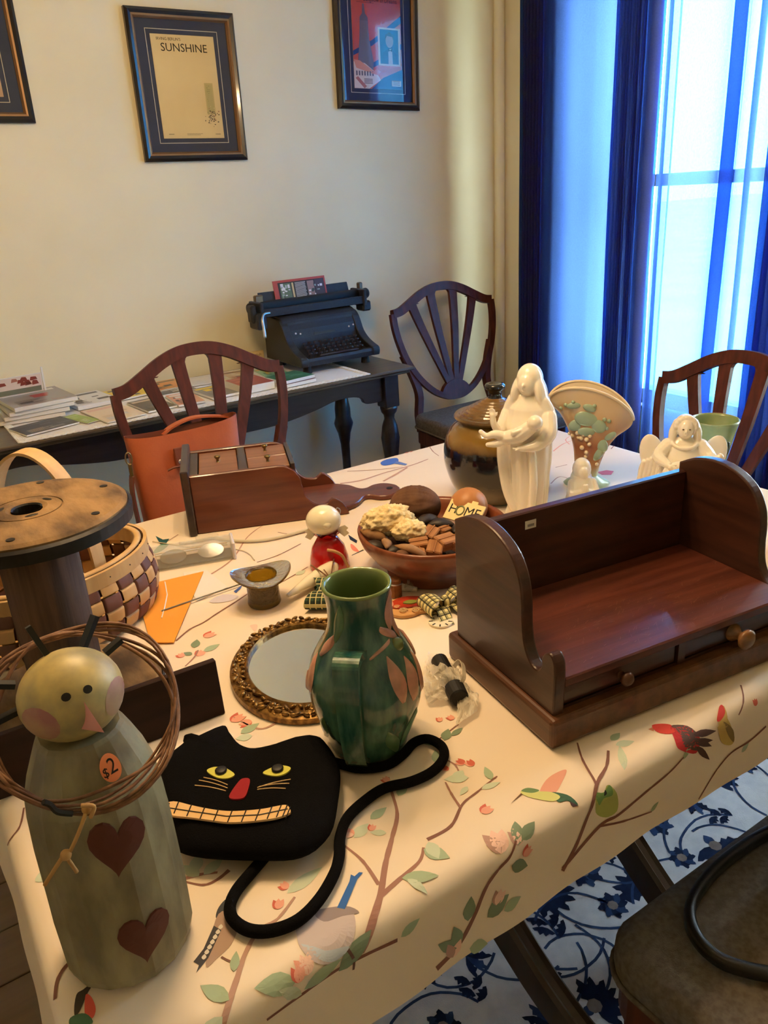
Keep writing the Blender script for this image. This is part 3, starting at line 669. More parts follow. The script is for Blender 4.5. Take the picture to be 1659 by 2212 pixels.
# ------------------------------------------------------------------ typewriter
def face(p): return -math.degrees(math.atan2(p[0], p[1]))
m_tw = mat('black_crackle_enamel', L(30, 31, 34), .5, 0, L(40, 41, 44), 200, 2, bump=.3, bs=700)
m_key = mat('dark_key_tops', L(46, 36, 34), .35); m_steel = mat('bright_steel', L(190, 192, 196), .3, 1); m_rub = mat('black_rubber', L(22, 22, 23), .6)
tw = thing('typewriter', 'old black manual typewriter with a postcard in its carriage on the console table', 'typewriter', (1.485, 2.625, SZ + .0035), 0)
sidep = spl2([(0, .030), (-.005, .045), (.0, .062), (.03, .072), (.07, .088), (.105, .115), (.125, .150), (.145, .178), (.175, .192), (.25, .196), (.295, .190)], 3) + [(.30, .03)]
for sx in (-1, 1): obj('side_panel', M().add(prism(sidep, -.016, .016, .004, 2), T(sx * .158, 0, 0) @ Matrix(((0, 0, 1, 0), (1, 0, 0, 0), (0, 1, 0, 0), (0, 0, 0, 1)))), m_tw, tw)
mid = [(.002, .03), (-.002, .048), (.004, .058), (.018, .060), (.018, .045), (.115, .075), (.118, .118), (.128, .150), (.148, .178), (.178, .192), (.25, .196), (.295, .190), (.30, .03)]
obj('body', M().add(prism(mid, -.143, .143, 0), Matrix(((0, 0, 1, 0), (1, 0, 0, 0), (0, 1, 0, 0), (0, 0, 0, 1)))), m_tw, tw)
obj('top_cover', M().add(prism(spl2([(.136, .150), (.150, .186), (.185, .203), (.27, .206)], 4) + [(.27, .19), (.16, .16)], -.165, .165, .003), Matrix(((0, 0, 1, 0), (1, 0, 0, 0), (0, 1, 0, 0), (0, 0, 0, 1)))), m_tw, tw)
obj('name_plate', M().add(box(-.045, .045, -.001, .001, -.004, .004), T(0, .1195, .128) @ Rx(-15)), mat('dull_brass', L(70, 64, 56), .4, .8), tw)
kd = None
for r in range(4):
    for k in range(11):
        km = M().add(cyl(.0075, .008, .0125, 12, .0070), smooth=False).add(cyl(.002, -.010, .008, 6)) if kd is None else None
        o = obj('key', km, m_key, tw, (-.115 + k * .0225 + r * .004, .030 + r * .0215, .062 + r * .0095), data=kd); kd = o.data
obj('space_bar', M().add(box(-.085, .085, -.006, .006, 0, .007, .003, 2)), m_key, tw, (0, .012, .060))
for x, z in ((-.128, .140), (-.108, .136), (.108, .136), (.128, .140)): obj('lever_button', M().add(ell(.0035, .0035, .0035, 10, 6)), mat('white_bakelite', L(226, 224, 220), .3), tw, (x, .112, z))
for sx in (-1, 1):
    for y in (.04, .26): obj('rubber_foot', M().add(cyl(.018, 0, .032, 14, .014)), m_rub, tw, (sx * .13, y, 0))
cr = obj('carriage', M().add(box(-.235, .235, .175, .255, .206, .222, .003)).add(box(-.235, .235, .168, .178, .206, .236, .002)).add(box(-.24, -.225, .16, .265, .19, .262, .003)).add(box(.215, .23, .16, .265, .195, .262, .003)), m_tw, tw)
obj('platen', M().add(cyl(.021, -.215, .215, 24), T(0, .215, .240) @ Ry(90), smooth=True), m_rub, tw)
obj('paper_table', M().add(box(-.20, .20, -.003, .003, 0, .055, .002), T(0, .245, .236) @ Rx(-18)), m_tw, tw)
for sx in (-1, 1):
    kn = obj('platen_knob', M().add(lathe([(0, 0), (.012, 0), (.020, .006), (.021, .018), (.017, .024), (0, .024)], 18), T(sx * .243, .215, .240) @ Ry(90 * sx), smooth=True), m_rub, tw)
    obj('knob_axle', M().add(cyl(.005, 0, .02, 10), T(sx * .226, .215, .240) @ Ry(90 * sx)), m_steel, kn)
obj('tab_block', M().add(box(-.262, -.222, .15, .23, .165, .225, .006)).add(box(-.275, -.25, .17, .21, .19, .255, .006)), m_tw, tw); obj('bell_housing', M().add(box(.215, .255, .17, .23, .175, .215, .006)), m_tw, tw)
obj('margin_stop', M().add(box(-.235, -.20, .21, .23, .255, .285, .004)).add(box(.225, .245, .21, .23, .255, .285, .004)), mat('worn_brass', L(110, 100, 82), .4, .7), tw)
obj('return_lever', M().add(tube(spline([(-.20, .165, .222), (-.232, .15, .222), (-.248, .135, .205), (-.25, .128, .175), (-.252, .12, .14)], 4), [.005] * 8 + [.006] * 9, 8), smooth=True), m_steel, tw)
pcard = thing('postcard', 'red bordered postcard with photographs standing in the typewriter carriage', 'postcard', (1.465, 2.865, SZ + .245), 0, None, (-12, 0, 0))
obj('card', M().add(box(-.115, .115, -.001, .001, 0, .085)), mat('red_card', L(176, 72, 56), .5), pcard)
c = M(); rg = random.Random(9)
def q3(m, x0, x1, z0, z1, col, d=0): m.add(([(x0, -.0014 - d, z0), (x1, -.0014 - d, z0), (x1, -.0014 - d, z1), (x0, -.0014 - d, z1)], [[0, 1, 2, 3]]), None, col)
q3(c, -.095, .108, 0, .076, L(30, 28, 28)); q3(c, -.088, -.04, 0, .072, L(92, 112, 84), .0002); q3(c, -.036, -.028, 0, .072, L(206, 182, 130), .0002); q3(c, .032, .062, 0, .072, L(150, 120, 110), .0002); q3(c, .066, .106, 0, .074, L(70, 58, 60), .0002)
for k in range(16): q3(c, -.022, .026 - rg.uniform(0, .004), .003 + k * .0044, .0052 + k * .0044, L(190, 186, 180), .0003)
for k in range(34):
    x, z = rg.choice([rg.uniform(-.085, -.05), rg.uniform(.034, .1)]), rg.uniform(.002, .06); q3(c, x, x + rg.uniform(.004, .012), z, z + rg.uniform(.004, .014), rg.choice([L(226, 222, 220), L(60, 74, 60), L(200, 196, 206), L(40, 40, 44), L(150, 170, 150)]), .0004 + k * .00001)
obj('printed_picture', c, VCG, pcard)

# ------------------------------------------------------------------ picture frames
m_fblk = mat('black_lacquer_frame', L(26, 22, 24), .3, coat=.3); m_fgold = mat('aged_gilt', L(136, 104, 70), .42, .5)
m_matb = mat('slate_blue_mat_board', L(66, 78, 112), .9); m_line = mat('white_fillet', L(226, 226, 222), .7); m_page = mat('ivory_page', L(236, 222, 186), .75, 0, L(230, 214, 176), 6, 3)
def glass_mat():
    m = bpy.data.materials.new('picture_glass'); m.use_nodes = True; nt = m.node_tree; N = nt.nodes; K = nt.links; N.clear()
    out = N.new('ShaderNodeOutputMaterial'); tr = N.new('ShaderNodeBsdfTransparent'); gl = N.new('ShaderNodeBsdfGlossy'); gl.inputs['Roughness'].default_value = .0
    fr = N.new('ShaderNodeFresnel'); fr.inputs[0].default_value = 1.5; mx = N.new('ShaderNodeMixShader')
    K.new(fr.outputs[0], mx.inputs[0]); K.new(tr.outputs[0], mx.inputs[1]); K.new(gl.outputs[0], mx.inputs[2]); K.new(mx.outputs[0], out.inputs[0]); return m
m_pg = glass_mat()
def frame(label, cx, cz, w, h, fill, rot=0):
    t = thing('framed_sheet_music', label, 'picture', (cx, WY - .002, cz), 0, 'framed sheet music on the wall', (0, rot, 0))
    hw, hh = w / 2, h / 2
    def ring(a, b, y0, y1, y2, mt, nm):       # mitred moulding from inset a to inset b; front heights
        m = M(); 
        def loop(i, y): return [(-hw + i, y, -hh + i), (hw - i, y, -hh + i), (hw - i, y, hh - i), (-hw + i, y, hh - i)]
        ls = [loop(a, 0), loop(a, y0), loop((a + b) / 2, y1), loop(b, y2), loop(b, 0)]
        v = sum(ls, []); f = []
        for k in range(4):
            for i in range(4): j = (i + 1) % 4; f.append([k * 4 + i, k * 4 + j, (k + 1) * 4 + j, (k + 1) * 4 + i])
        return obj(nm, m.add((v, f)), mt, t)
    ring(0, .019, -.016, -.024, -.020, m_fblk, 'moulding'); ring(.019, .031, -.020, -.019, -.011, m_fgold, 'gilt_lip')
    obj('mat_board', M().add(box(-hw + .028, hw - .028, -.006, -.001, -hh + .028, hh - .028)), m_matb, t)
    for x0, x1, z0, z1 in ((-hw + .064, hw - .064, -hh + .059, -hh + .061), (-hw + .064, hw - .064, hh - .061, hh - .059), (-hw + .064, -hw + .066, -hh + .061, hh - .061), (hw - .066, hw - .064, -hh + .061, hh - .061)):
        obj('fillet', M().add(box(x0, x1, -.0068, -.006, z0, z1)), m_line, t)
    pw, ph = hw - .080, hh - .075
    pg = obj('page', M().add(box(-pw, pw, -.0072, -.006, -ph, ph)), m_page, t)
    fill(pg, pw, ph)
    obj('glass', M().add(([(-hw + .03, -.0115, -hh + .03), (hw - .03, -.0115, -hh + .03), (hw - .03, -.0115, hh - .03), (-hw + .03, -.0115, hh - .03)], [[0, 1, 2, 3]])), m_pg, t)
    return t
m_black = mat('black_print_ink', L(24, 24, 26), .8); m_grey = mat('grey_print_ink', L(120, 114, 96), .8)
def wr(pg, s, size, x, z, mt, sx=1, y=-.0074): obj('lettering', M().add(mesh_vf(text(s, size, .00005)), T(x, y, z) @ Rx(90) @ S3(sx, 1, 1)), mt, pg)
def fill_sun(pg, w, h):
    wr(pg, 'SUNSHINE', .0355, .002, h - .040, m_black, 1.02); wr(pg, "IRVING BERLIN'S", .0125, -w * .45, h - .014, m_black, .95)
    m = M(); rg = random.Random(4); q3(m, w * .52, w * .80, -h * .52, h * .10, L(206, 196, 150), .0062); q3(m, w * .56, w * .76, -h * .50, h * .06, L(196, 190, 146), .0064)
    for k in range(70):
        x, z = w * .66 + rg.gauss(0, .010), -h * .56 + rg.gauss(0, .013); q3(m, x, x + rg.uniform(.002, .006), z, z + rg.uniform(.001, .004), rg.choice([L(110, 104, 92), L(170, 160, 140), L(226, 216, 190), L(90, 86, 80), L(190, 150, 130)]), .0065 + k * .00001)
    for k in range(9): q3(m, w * .56 + rg.uniform(0, .01), w * .6 + rg.uniform(0, .012), h * .04 - k * .006, h * .045 - k * .006, L(110, 116, 80), .0065)
    obj('printed_picture', m, VC, pg)
    for x, z, n in ((0, -h + .014, 28), (0, -h + .010, 24)): 
        mm_ = M()
        for k in range(n): q3(mm_, x - .026 + k * .0021, x - .026 + k * .0021 + .0014, z, z + .0018, L(150, 140, 120), .0062)
        obj('small_print', mm_, VC, pg)
    mm_ = M()
    for x0 in (-w * .82, w * .72):
        for k in range(7): q3(mm_, x0 + k * .0028, x0 + k * .0028 + .0018, -h + .012, -h + .015, L(130, 120, 100), .0062)
    obj('small_print', mm_, VC, pg)
def fill_orange(pg, w, h):
    m = M(); d = .0061; rg = random.Random(1)
    def pl_(pts, col):
        nonlocal d
        d += .00003; c = len(pts); m.add(([(x * w, -.0014 - d, z * h) for x, z in pts], [list(range(c))]), None, col)
    pl_([(-1, -1), (1, -1), (1, 1), (-1, 1)], L(214, 98, 66))
    NB = L(40, 54, 110)
    pl_([(-1, -.30), (-1, -.20), (-.2, .06), (1, .62), (1, .46), (-.2, -.06)], NB); pl_([(-.5, -.62), (-.5, -.52), (.2, -.30), (1, .02), (1, -.10), (.2, -.42)], NB); pl_([(-.3, -1), (1, -1), (1, -.55), (.2, -.75)], NB)
    pl_([(-.85, -.60), (-.72, .10), (-.68, .52), (-.58, .60), (-.56, .80), (-.50, .80), (-.46, .60), (-.36, .52), (-.34, .1), (-.18, -.40), (-.2, -.62)], L(122, 112, 120))
    for k in range(9): pl_([(-.78 + k * .06, -.5), (-.66 + k * .035, .45), (-.645 + k * .035, .45), (-.76 + k * .06, -.5)], L(150, 136, 140))
    pl_([(-1, -1), (-1, -.42), (-.55, -.45), (-.05, -.66), (.1, -.80), (-.4, -1)], L(232, 220, 214)); pl_([(-1, -.38), (-.75, -.40), (-.15, -.62), (-.30, -.66), (-.9, -.56)], L(226, 160, 136))
    for k in range(7): pl_([(-.92 + k * .11, -.72), (-.92 + k * .11, -.62), (-.86 + k * .11, -.62), (-.86 + k * .11, -.72)], L(110, 104, 120))
    for k in range(4): pl_([(-.6, -.80 - k * .03), (-.6, -.785 - k * .03), (-.25, -.785 - k * .03), (-.25, -.80 - k * .03)], L(120, 100, 96))
    pl_([(-.95, -.78), (-.85, -.74), (-.5, -.95), (-.6, -1)], L(190, 120, 110)); pl_([(-.3, -.66), (-.05, -.55), (.1, -.62), (0, -.70)], L(222, 150, 130))
    pl_([(.02, -.48), (.95, -.48), (.95, .34), (.02, .34)], L(232, 220, 200)); pl_([(.10, -.44), (.87, -.44), (.87, .30), (.10, .30)], L(34, 78, 104))
    pl_([(.14, -.44), (.22, -.20), (.40, -.12), (.60, -.12), (.78, -.22), (.86, -.44)], L(44, 60, 92)); pl_([(.44, -.44), (.44, -.12), (.60, -.10), (.62, -.44)], L(206, 196, 184))
    pl_([(.36 + .16 * math.cos(a) + .14, .06 + .15 * math.sin(a)) for a in [k * PI / 8 for k in range(16)]], L(176, 150, 130)); pl_([(.32, .08), (.34, .20), (.50, .25), (.66, .20), (.68, .06), (.62, .15), (.40, .17)], L(60, 50, 50))
    pl_([(.44, -.10), (.52, -.14), (.60, -.10), (.60, -.17), (.52, -.15), (.44, -.17)], L(24, 28, 40))
    pl_([(.55, -.93), (.95, -.93), (.95, -.80), (.55, -.80)], L(226, 214, 200))
    for k in range(3): pl_([(.6, -.90 + k * .035), (.9, -.90 + k * .035), (.9, -.885 + k * .035), (.6, -.885 + k * .035)], L(120, 90, 84))
    obj('printed_picture', m, VCG, pg)
    wr(pg, 'Our Bungalow of Dreams', .0225, 0, h - .016, mat('maroon_print_ink', L(70, 28, 40), .7), .82, -.0095)
    mm_ = M(); [q3(mm_, -w * .8 + k * .004, -w * .8 + k * .004 + .0026, h * .82, h * .82 + .0016, L(90, 40, 40), .0085) for k in range(20)]; obj('small_print', mm_, VC, pg)
def fill_plain(pg, w, h):
    m = M(); q3(m, -w, w, -h, -h * .2, L(206, 184, 172), .006); q3(m, -w, w, -h * .2, h, L(228, 222, 210), .006)
    obj('printed_picture', m, VC, pg)
frame('framed ivory sheet music page reading SUNSHINE on the wall', 1.160, 1.753, .388, .473, fill_sun, .6)
frame('framed orange sheet music cover with a tower, near the curtain', 1.966, 1.918, .388, .473, fill_orange, 1.4)
frame('framed pale sheet music page hanging above the magazine stacks', .432, 1.884, .388, .473, fill_plain, .6)

# ------------------------------------------------------------------ dark two-drawer shelf
m_dw = wood('dark_walnut_shelf', L(38, 18, 14), L(70, 36, 26), 'x', 9, .33, .25)
m_dwz = wood('dark_walnut_side', L(46, 25, 19), L(74, 42, 30), 'y', 9, .38, .2)
m_base = wood('brown_base_moulding', L(66, 38, 22), L(104, 64, 38), 'y', 9, .4, .15)
m_knob = wood('turned_maple_knob', L(104, 72, 44), L(140, 100, 64), 'x', 20, .35)
m_knobd = wood('turned_walnut_knob', L(70, 40, 28), L(96, 60, 42), 'x', 20, .35)
sh = thing('desk_shelf', 'dark walnut open shelf with two drawers and curved side panels near the table edge', 'shelf', (.541, .534, TZ + .0008), -7)
obj('base', M().add(box(0, .424, 0, .238, 0, .040, .006, 3)), m_base, sh)
prof = spl2([(.010, .040), (.008, .100), (.013, .117), (.022, .1195), (.033, .110), (.0345, .096), (.043, .086), (.056, .090), (.067, .108), (.071, .135), (.072, .160), (.078, .188), (.095, .213), (.125, .229), (.16, .234), (.195, .228), (.224, .214)], 4) + [(.224, .040)]
YZ = Matrix(((0, 0, 1, 0), (1, 0, 0, 0), (0, 1, 0, 0), (0, 0, 0, 1)))
for x in (.016, .408): obj('side_panel', M().add(prism(prof, -.008, .008, .0025, 2), T(x, 0, 0) @ YZ), m_dwz, sh)
bk = obj('back_panel', M().add(box(.024, .400, .208, .222, .040, .205, .002)), m_dw, sh)
obj('price_tag', M().add(box(-.009, .009, -.0005, 0, -.006, .006), T(.118, .2078, .186)), m_paper, bk)
mm_ = M(); [q3(mm_, .113 + k * .0022, .1146 + k * .0022, .183, .1868, L(120, 120, 120), -.2085) for k in range(5)]; obj('price_print', mm_, VC, bk)
m_shb = mat('worn_shelf_board', L(66, 28, 20), .38, 0, L(96, 48, 34), 55, 8, (.12, 1.4, 1.4), (.3, .7), .15, 120, .5, .15)
obj('shelf_board', M().add(box(.024, .400, .010, .208, .073, .086, .002)), m_shb, sh)
sm_ = M(); rg = random.Random(12)
for k in range(130):
    x, y = rg.gauss(.18, .09) % .36 + .03, abs(rg.gauss(.05, .035)) + .02; a = rg.gauss(.5, .4); l = rg.uniform(.002, .012); sm_.add(([(x, y, .08605), (x + l * math.cos(a), y + l * math.sin(a), .08605), (x + l * math.cos(a), y + l * math.sin(a) + .0006, .08605), (x, y + .0006, .08605)], [[0, 1, 2, 3]]))
o = obj('scratches', sm_, mat('scratched_finish', L(120, 84, 70), .6), sh); o['kind'] = 'stuff'
obj('frame_rail', M().add(box(.024, .400, .016, .19, .040, .044)).add(box(.203, .215, .013, .19, .044, .073)), m_dw, sh)
for x0, x1, kx, big in ((.026, .201, .113, 0), (.217, .398, .300, 1)):
    dr = obj('drawer', M().add(box(x0, x1, .016, .18, .0455, .0715, .0015)), m_dw, sh)
    if big: obj('knob', M().add(lathe([(0, 0), (.012, 0), (.012, .003), (.006, .010), (.006, .014), (.013, .020), (.014, .024), (.010, .0275), (0, .028)], 20), T(kx, .016, .058) @ Rx(90), smooth=True), m_knob, dr)
    else: obj('knob', M().add(lathe([(0, 0), (.005, 0), (.0045, .005), (.0085, .009), (.0095, .013), (.006, .017), (0, .0175)], 18), T(kx, .016, .058) @ Rx(90), smooth=True), m_knobd, dr)

# ------------------------------------------------------------------ wall cabinet lying on its back
m_cab = wood('reddish_cabinet_wood', L(78, 36, 22), L(112, 58, 36), 'x', 8, .36, .25); m_cabd = wood('dark_cabinet_edge', L(36, 24, 22), L(56, 40, 36), 'y', 8, .35, .3); m_drw = wood('pale_drawer_front', L(116, 76, 52), L(140, 96, 68), 'x', 9, .45, .1)
m_brass = mat('old_brass', L(120, 100, 62), .38, .85)
p = tp(428, 1155); cb = thing('wall_cabinet', 'small red-brown wall cabinet with three drawers lying on its back beside the tote', 'cabinet', (p.x, p.y, TZ + .0008), -21)
WD = .178
obj('end_board', M().add(box(-.016, .0, -.010, WD + .010, 0, .136, .003, 2)), m_cabd, cb)
sp_ = [(0, 0), (0, .122), (.172, .122)] + spl2([(.185, .120), (.205, .108), (.216, .088), (.217, .076)], 4) + spl2([(.219, .070), (.223, .050), (.240, .032), (.262, .028), (.272, .034), (.278, .038)], 4) + spl2([(.284, .036), (.298, .024), (.308, .006)], 3) + [(.309, 0)]
XZ = Matrix(((1, 0, 0, 0), (0, 0, -1, 0), (0, 1, 0, 0), (0, 0, 0, 1)))
for y in (.006, WD - .006): obj('side_panel', M().add(prism(sp_, -.006, .006, .0015), T(0, y, 0) @ XZ), m_cab, cb)
c_ = WD / 2
ol = [(0, .012), (.30, .012)] + spl2([(.31, .016), (.335, .035), (.352, .062), (.366, .066), (.385, .052), (.41, .050), (.432, .068), (.438, c_)], 4)
ol = ol + [(x, WD - y) for x, y in ol[::-1][1:]]
obj('back_board', M().add(prism(ol, 0, .011, .002)), m_cab, cb)
obj('hanging_hole', M().add(cyl(.007, .0112, .0118, 16), T(.415, c_, 0)), m_black, cb)
obj('carcass', M().add(box(0, .208, .012, WD - .012, .011, .104)).add(box(0, .016, .012, WD - .012, .104, .120)).add(box(.098, .114, .012, WD - .012, .104, .121)).add(box(.200, .208, .012, WD - .012, .104, .120)), m_cabd, cb)
for x0, x1, y0, y1 in ((.018, .096, .014, WD - .014), (.116, .198, .014, c_ - .001), (.116, .198, c_ + .001, WD - .014)):
    dr = obj('drawer', M().add(box(x0, x1, y0, y1, .09, .1175, .001)), m_drw, cb)
    obj('knob', M().add(lathe([(0, 0), (.003, 0), (.0028, .006), (.0065, .011), (.006, .014), (0, .0145)], 14), T((x0 + x1) / 2, (y0 + y1) / 2, .1175), smooth=True), m_brass, dr)
# ------------------------------------------------------------------ snowman
m_snow = mat('whittled_grey_paint', L(150, 142, 108), .5, 0, L(112, 104, 78), 38, 6, (1, 1, .4), bump=.25, bs=90); m_snowh = mat('antiqued_yellow_paint', L(190, 168, 104), .4, 0, L(136, 128, 96), 30, 5)
m_blush = mat('rose_blush_paint', L(156, 104, 98), .5, 0, L(172, 140, 110), 45, 4); m_heart = mat('rust_brown_paint', L(88, 40, 30), .55); m_blk = mat('matt_black_paint', L(20, 20, 20), .5)
p = tp(285, 2030); sn = thing('snowman_figure', 'carved wooden snowman with rust hearts and a round price sticker', 'figurine', (p.x, p.y, TZ + .0008), 1)
def facet(a, z): return 1 + .020 * noise.noise((4 * math.cos(a), 4 * math.sin(a), z * 14)) + .008 * math.cos(5 * a + 1)
bodyp = [(0, 0), (.045, 0), (.0535, .005), (.056, .015), (.0565, .07), (.0555, .13), (.054, .165), (.052, .185), (.046, .205), (.039, .222), (.034, .233), (.031, .236), (0, .236)]
obj('body', M().add(lathe(bodyp, 17, facet), smooth=False), m_snow, sn)
HC, HR = V((0, -.003, .268)), (.0395, .037, .0355)
hd = obj('head', M().add(ell(*HR, 32, 20, HC), smooth=True), m_snowh, sn)
def on_ell(az, el, k=1.0):
    a, e = math.radians(az), math.radians(el); return HC + V((HR[0] * math.sin(a) * math.cos(e) * k, -HR[1] * math.cos(a) * math.cos(e) * k, HR[2] * math.sin(e) * k))
def epatch(az, el, rr, k=1.006, n=14, rings=3):
    v = [tuple(on_ell(az, el, k))]
    for q in range(1, rings + 1):
        for i in range(n): t = 2 * PI * i / n; v.append(tuple(on_ell(az + rr * q / rings * math.cos(t) / max(.3, math.cos(math.radians(el))), el + rr * q / rings * math.sin(t), k)))
    f = [[0, 1 + i, 1 + (i + 1) % n] for i in range(n)] + [[1 + (q - 1) * n + i, 1 + q * n + i, 1 + q * n + (i + 1) % n, 1 + (q - 1) * n + (i + 1) % n] for q in range(1, rings) for i in range(n)]
    return v, f
for s in (-1, 1):
    obj('cheek', M().add(epatch(s * 50, -4, 25), smooth=True), m_blush, hd)
    obj('eye', M().add(epatch(s * 13, 30, 5.0, 1.02)), m_blk, hd)
nz0, nz1 = on_ell(4, 20, .99), on_ell(8, -14, 1.0) + V((.004, -.015, -.002)); sl = on_ell(-6, -18, .98), on_ell(14, -18, .98)
obj('nose', M().add(([tuple(nz0), tuple(sl[0]), tuple(sl[1]), tuple(nz1)], [[0, 1, 3], [0, 3, 2], [1, 2, 3], [0, 2, 1]])), mat('pink_nose_paint', L(206, 140, 132), .5), hd)
def on_body(az, z, off):
    zs = [q for q in bodyp if q[0] > 0]; r = .05
    for (r0, z0), (r1, z1) in zip(bodyp, bodyp[1:]):
        if z0 <= z <= z1 and z1 > z0: r = r0 + (r1 - r0) * (z - z0) / (z1 - z0)
    a = math.radians(az - 90); r = r * 1.02 + off; return (r * math.cos(a), r * math.sin(a), z)
def heart(az, z, s, tilt):
    pts = []
    for k in range(28):
        t = 2 * PI * k / 28; x = math.sin(t) ** 3; y = (13 * math.cos(t) - 5 * math.cos(2 * t) - 2 * math.cos(3 * t) - math.cos(4 * t)) / 16
        c, s_ = math.cos(tilt), math.sin(tilt); pts.append((x * c - y * s_, x * s_ + y * c))
    g = lambda x, y, o: on_body(az + math.degrees(x * s / .055), z + y * s * 1.25, o)
    v = [g(0, .1, .0012)] + [g(x * .5, y * .5 + .05, .0012) for x, y in pts] + [g(x, y, .0008) for x, y in pts] + [g(x, y, -.002) for x, y in pts]; n = 28
    f = [[0, 1 + i, 1 + (i + 1) % n] for i in range(n)] + [[1 + k * n + i, 1 + (k + 1) * n + i, 1 + (k + 1) * n + (i + 1) % n, 1 + k * n + (i + 1) % n] for k in (0, 1) for i in range(n)]
    return v, f
obj('heart', M().add(heart(0, .156, .0225, -.22)), m_heart, sn); obj('heart', M().add(heart(4, .057, .0215, -.16)), m_heart, sn)
def curved(pts, az, z, off, s=1): return [on_body(az + math.degrees(x * s / .05), z + y * s, off) for x, y in pts]
disc = [(.0095 * math.cos(2 * PI * k / 24), .0105 * math.sin(2 * PI * k / 24)) for k in range(24)]
stk = obj('price_sticker', M().add(([on_body(13, .2175, .0016)] + curved(disc, 13, .2175, .0016), [[0, 1 + i, 1 + (i + 1) % 24] for i in range(24)])), mat('orange_sticker', L(240, 138, 84), .5), sn)
tv, tf = mesh_vf(text('2', .0165, 0)); obj('ink_digit', M().add((curved([(x + .0015, y) for x, y, z in tv], 13, .218, .0021), tf)), m_blk, stk)
tv, tf = mesh_vf(text('$', .0100, 0)); obj('ink_digit', M().add((curved([(x - .0055, y - .002) for x, y, z in tv], 13, .2175, .0021), tf)), m_blk, stk)
RU = V((0, .75, .66)).normalized()
RC = V((.004, -.010, .252))
PU = V((0, .30, .95)).normalized()
for d, r0, r1 in ((-16, .030, .056), (36, .030, .057), (66, .036, .052), (-68, .038, .064), (-98, .038, .070)):
    a = math.radians(d); dv = V((1, 0, 0)) * math.sin(a) + PU * math.cos(a); hc = V((0, .004, .272))
    obj('black_peg', M().add(sweep([tuple(hc + dv * r0), tuple(hc + dv * r1)], rect(.0032, .0022))), m_blk, hd)
# grapevine wreath
m_vine = mat('brown_vine', L(134, 96, 66), .7, 0, L(98, 66, 46), 90, 3)
wr_ = thing('grapevine_wreath', 'thin brown grapevine wreath hung around the wooden snowman', 'wreath', (p.x, p.y, TZ + .0008), 1)
rg = random.Random(8); RXv = V((1, 0, 0)); RN = RXv.cross(RU)
for k in range(7):
    ph, am = rg.uniform(0, 6.28), rg.uniform(.0016, .0045); r0 = .0715 + rg.uniform(-.006, .005)
    pts = []
    for i in range(56):
        t = 2 * PI * i / 56; r_ = r0 + am * math.sin(3 * t + ph); h_ = .0045 * math.sin(4 * t + 2 * ph) + rg.uniform(-.0004, .0004)
        q = RC + RXv * (r_ * math.sin(t)) + RU * (r_ * .98 * math.cos(t)) + RN * h_; pts.append(tuple(q))
    obj('twig', M().add(tube(pts, .0012 + .0004 * rg.random(), 6, True), smooth=True), m_vine, wr_)
bt = RC - RU * .070 - RN * 0
kn = [bt + V((-.042, .004, .014)), bt + V((-.012, -.006, 0))]
obj('wire_tie', M().add(tube(spline([kn[0] + V((-.004, 0, .005)), kn[0], kn[0] + V((.003, -.003, -.006)), kn[0] + V((.012, -.004, -.012))], 4), .0022, 6)), m_blk, wr_)
m_raf = mat('tan_raffia', L(178, 138, 82), .8); b0 = bt + V((-.020, -.004, .004))
for pts in ([b0, b0 + V((-.010, -.006, -.012)), b0 + V((-.020, -.006, -.026)), b0 + V((-.026, -.004, -.030))], [b0 + V((-.024, -.006, -.026)), b0 + V((-.034, -.002, -.040)), b0 + V((-.040, .002, -.050))], [b0 + V((-.022, -.006, -.028)), b0 + V((-.018, -.006, -.045))], [b0 + V((-.004, -.004, .008)), b0 + V((.004, -.006, .004)), b0 + V((0, -.006, -.004))]):
    obj('raffia_strand', M().add(tube(spline(pts, 5), .0016, 6), smooth=True), m_raf, wr_)
for q in (b0, b0 + V((-.022, -.006, -.026))): obj('raffia_knot', M().add(ell(.0042, .0038, .0045, 10, 7, q), smooth=True), m_raf, wr_)

# ------------------------------------------------------------------ black cat pillow
m_felt = mat('black_wool_felt', L(15, 15, 17), .97, bump=.5, bs=600, spec=.08)
cp = [onz(x, y, .786) for x, y in ((345, 1655), (362, 1632), (395, 1605), (394, 1592), (404, 1588), (410, 1598), (478, 1569), (494, 1585), (520, 1615), (565, 1625), (640, 1608), (690, 1592), (718, 1618), (734, 1660), (730, 1720), (712, 1795), (655, 1838), (560, 1846), (400, 1838), (372, 1800), (352, 1720))]
cc = V((0, 0, 0))
for q in cp: cc += q
cc /= len(cp); cc.z = TZ + .0008
cat = thing('cat_pillow', 'black felt cat-face pillow with yellow eyes, red nose, stitched teeth and long tail', 'pillow', cc)
loc = spline([(q.x - cc.x, q.y - cc.y) for q in cp], 4, True); HCT = .040
def cz(t): return HCT * .5 * (1 + math.sqrt(max(0, 1 - t ** 5)))
pm = M(); n = len(loc); v = []; f = []; lv = [(0, 1), (.3, 1), (.55, 1), (.75, 1), (.88, 1), (.96, 1), (1, 0), (.96, -1), (.85, -1), (.6, -1), (0, -1)]
for t, s in lv:
    z = HCT * .5 + s * (cz(t) - HCT * .5) if s else HCT * .5
    if t == 0: v.append((0, 0, z)); continue
    for q in loc: v.append((q.x * t * (1.0 if s >= 0 else .97), q.y * t, max(z, 0)))
def rg_(k): return [0] if k == 0 else ([1 + (len(lv) - 2) * n] if k == len(lv) - 1 else list(range(1 + (k - 1) * n, 1 + k * n)))
for k in range(len(lv) - 1):
    a, b = rg_(k), rg_(k + 1)
    for i in range(n):
        j = (i + 1) % n
        if len(a) == 1: f.append([a[0], b[i], b[j]])
        elif len(b) == 1: f.append([a[i], b[0], a[j]])
        else: f.append([a[i], b[i], b[j], a[j]])
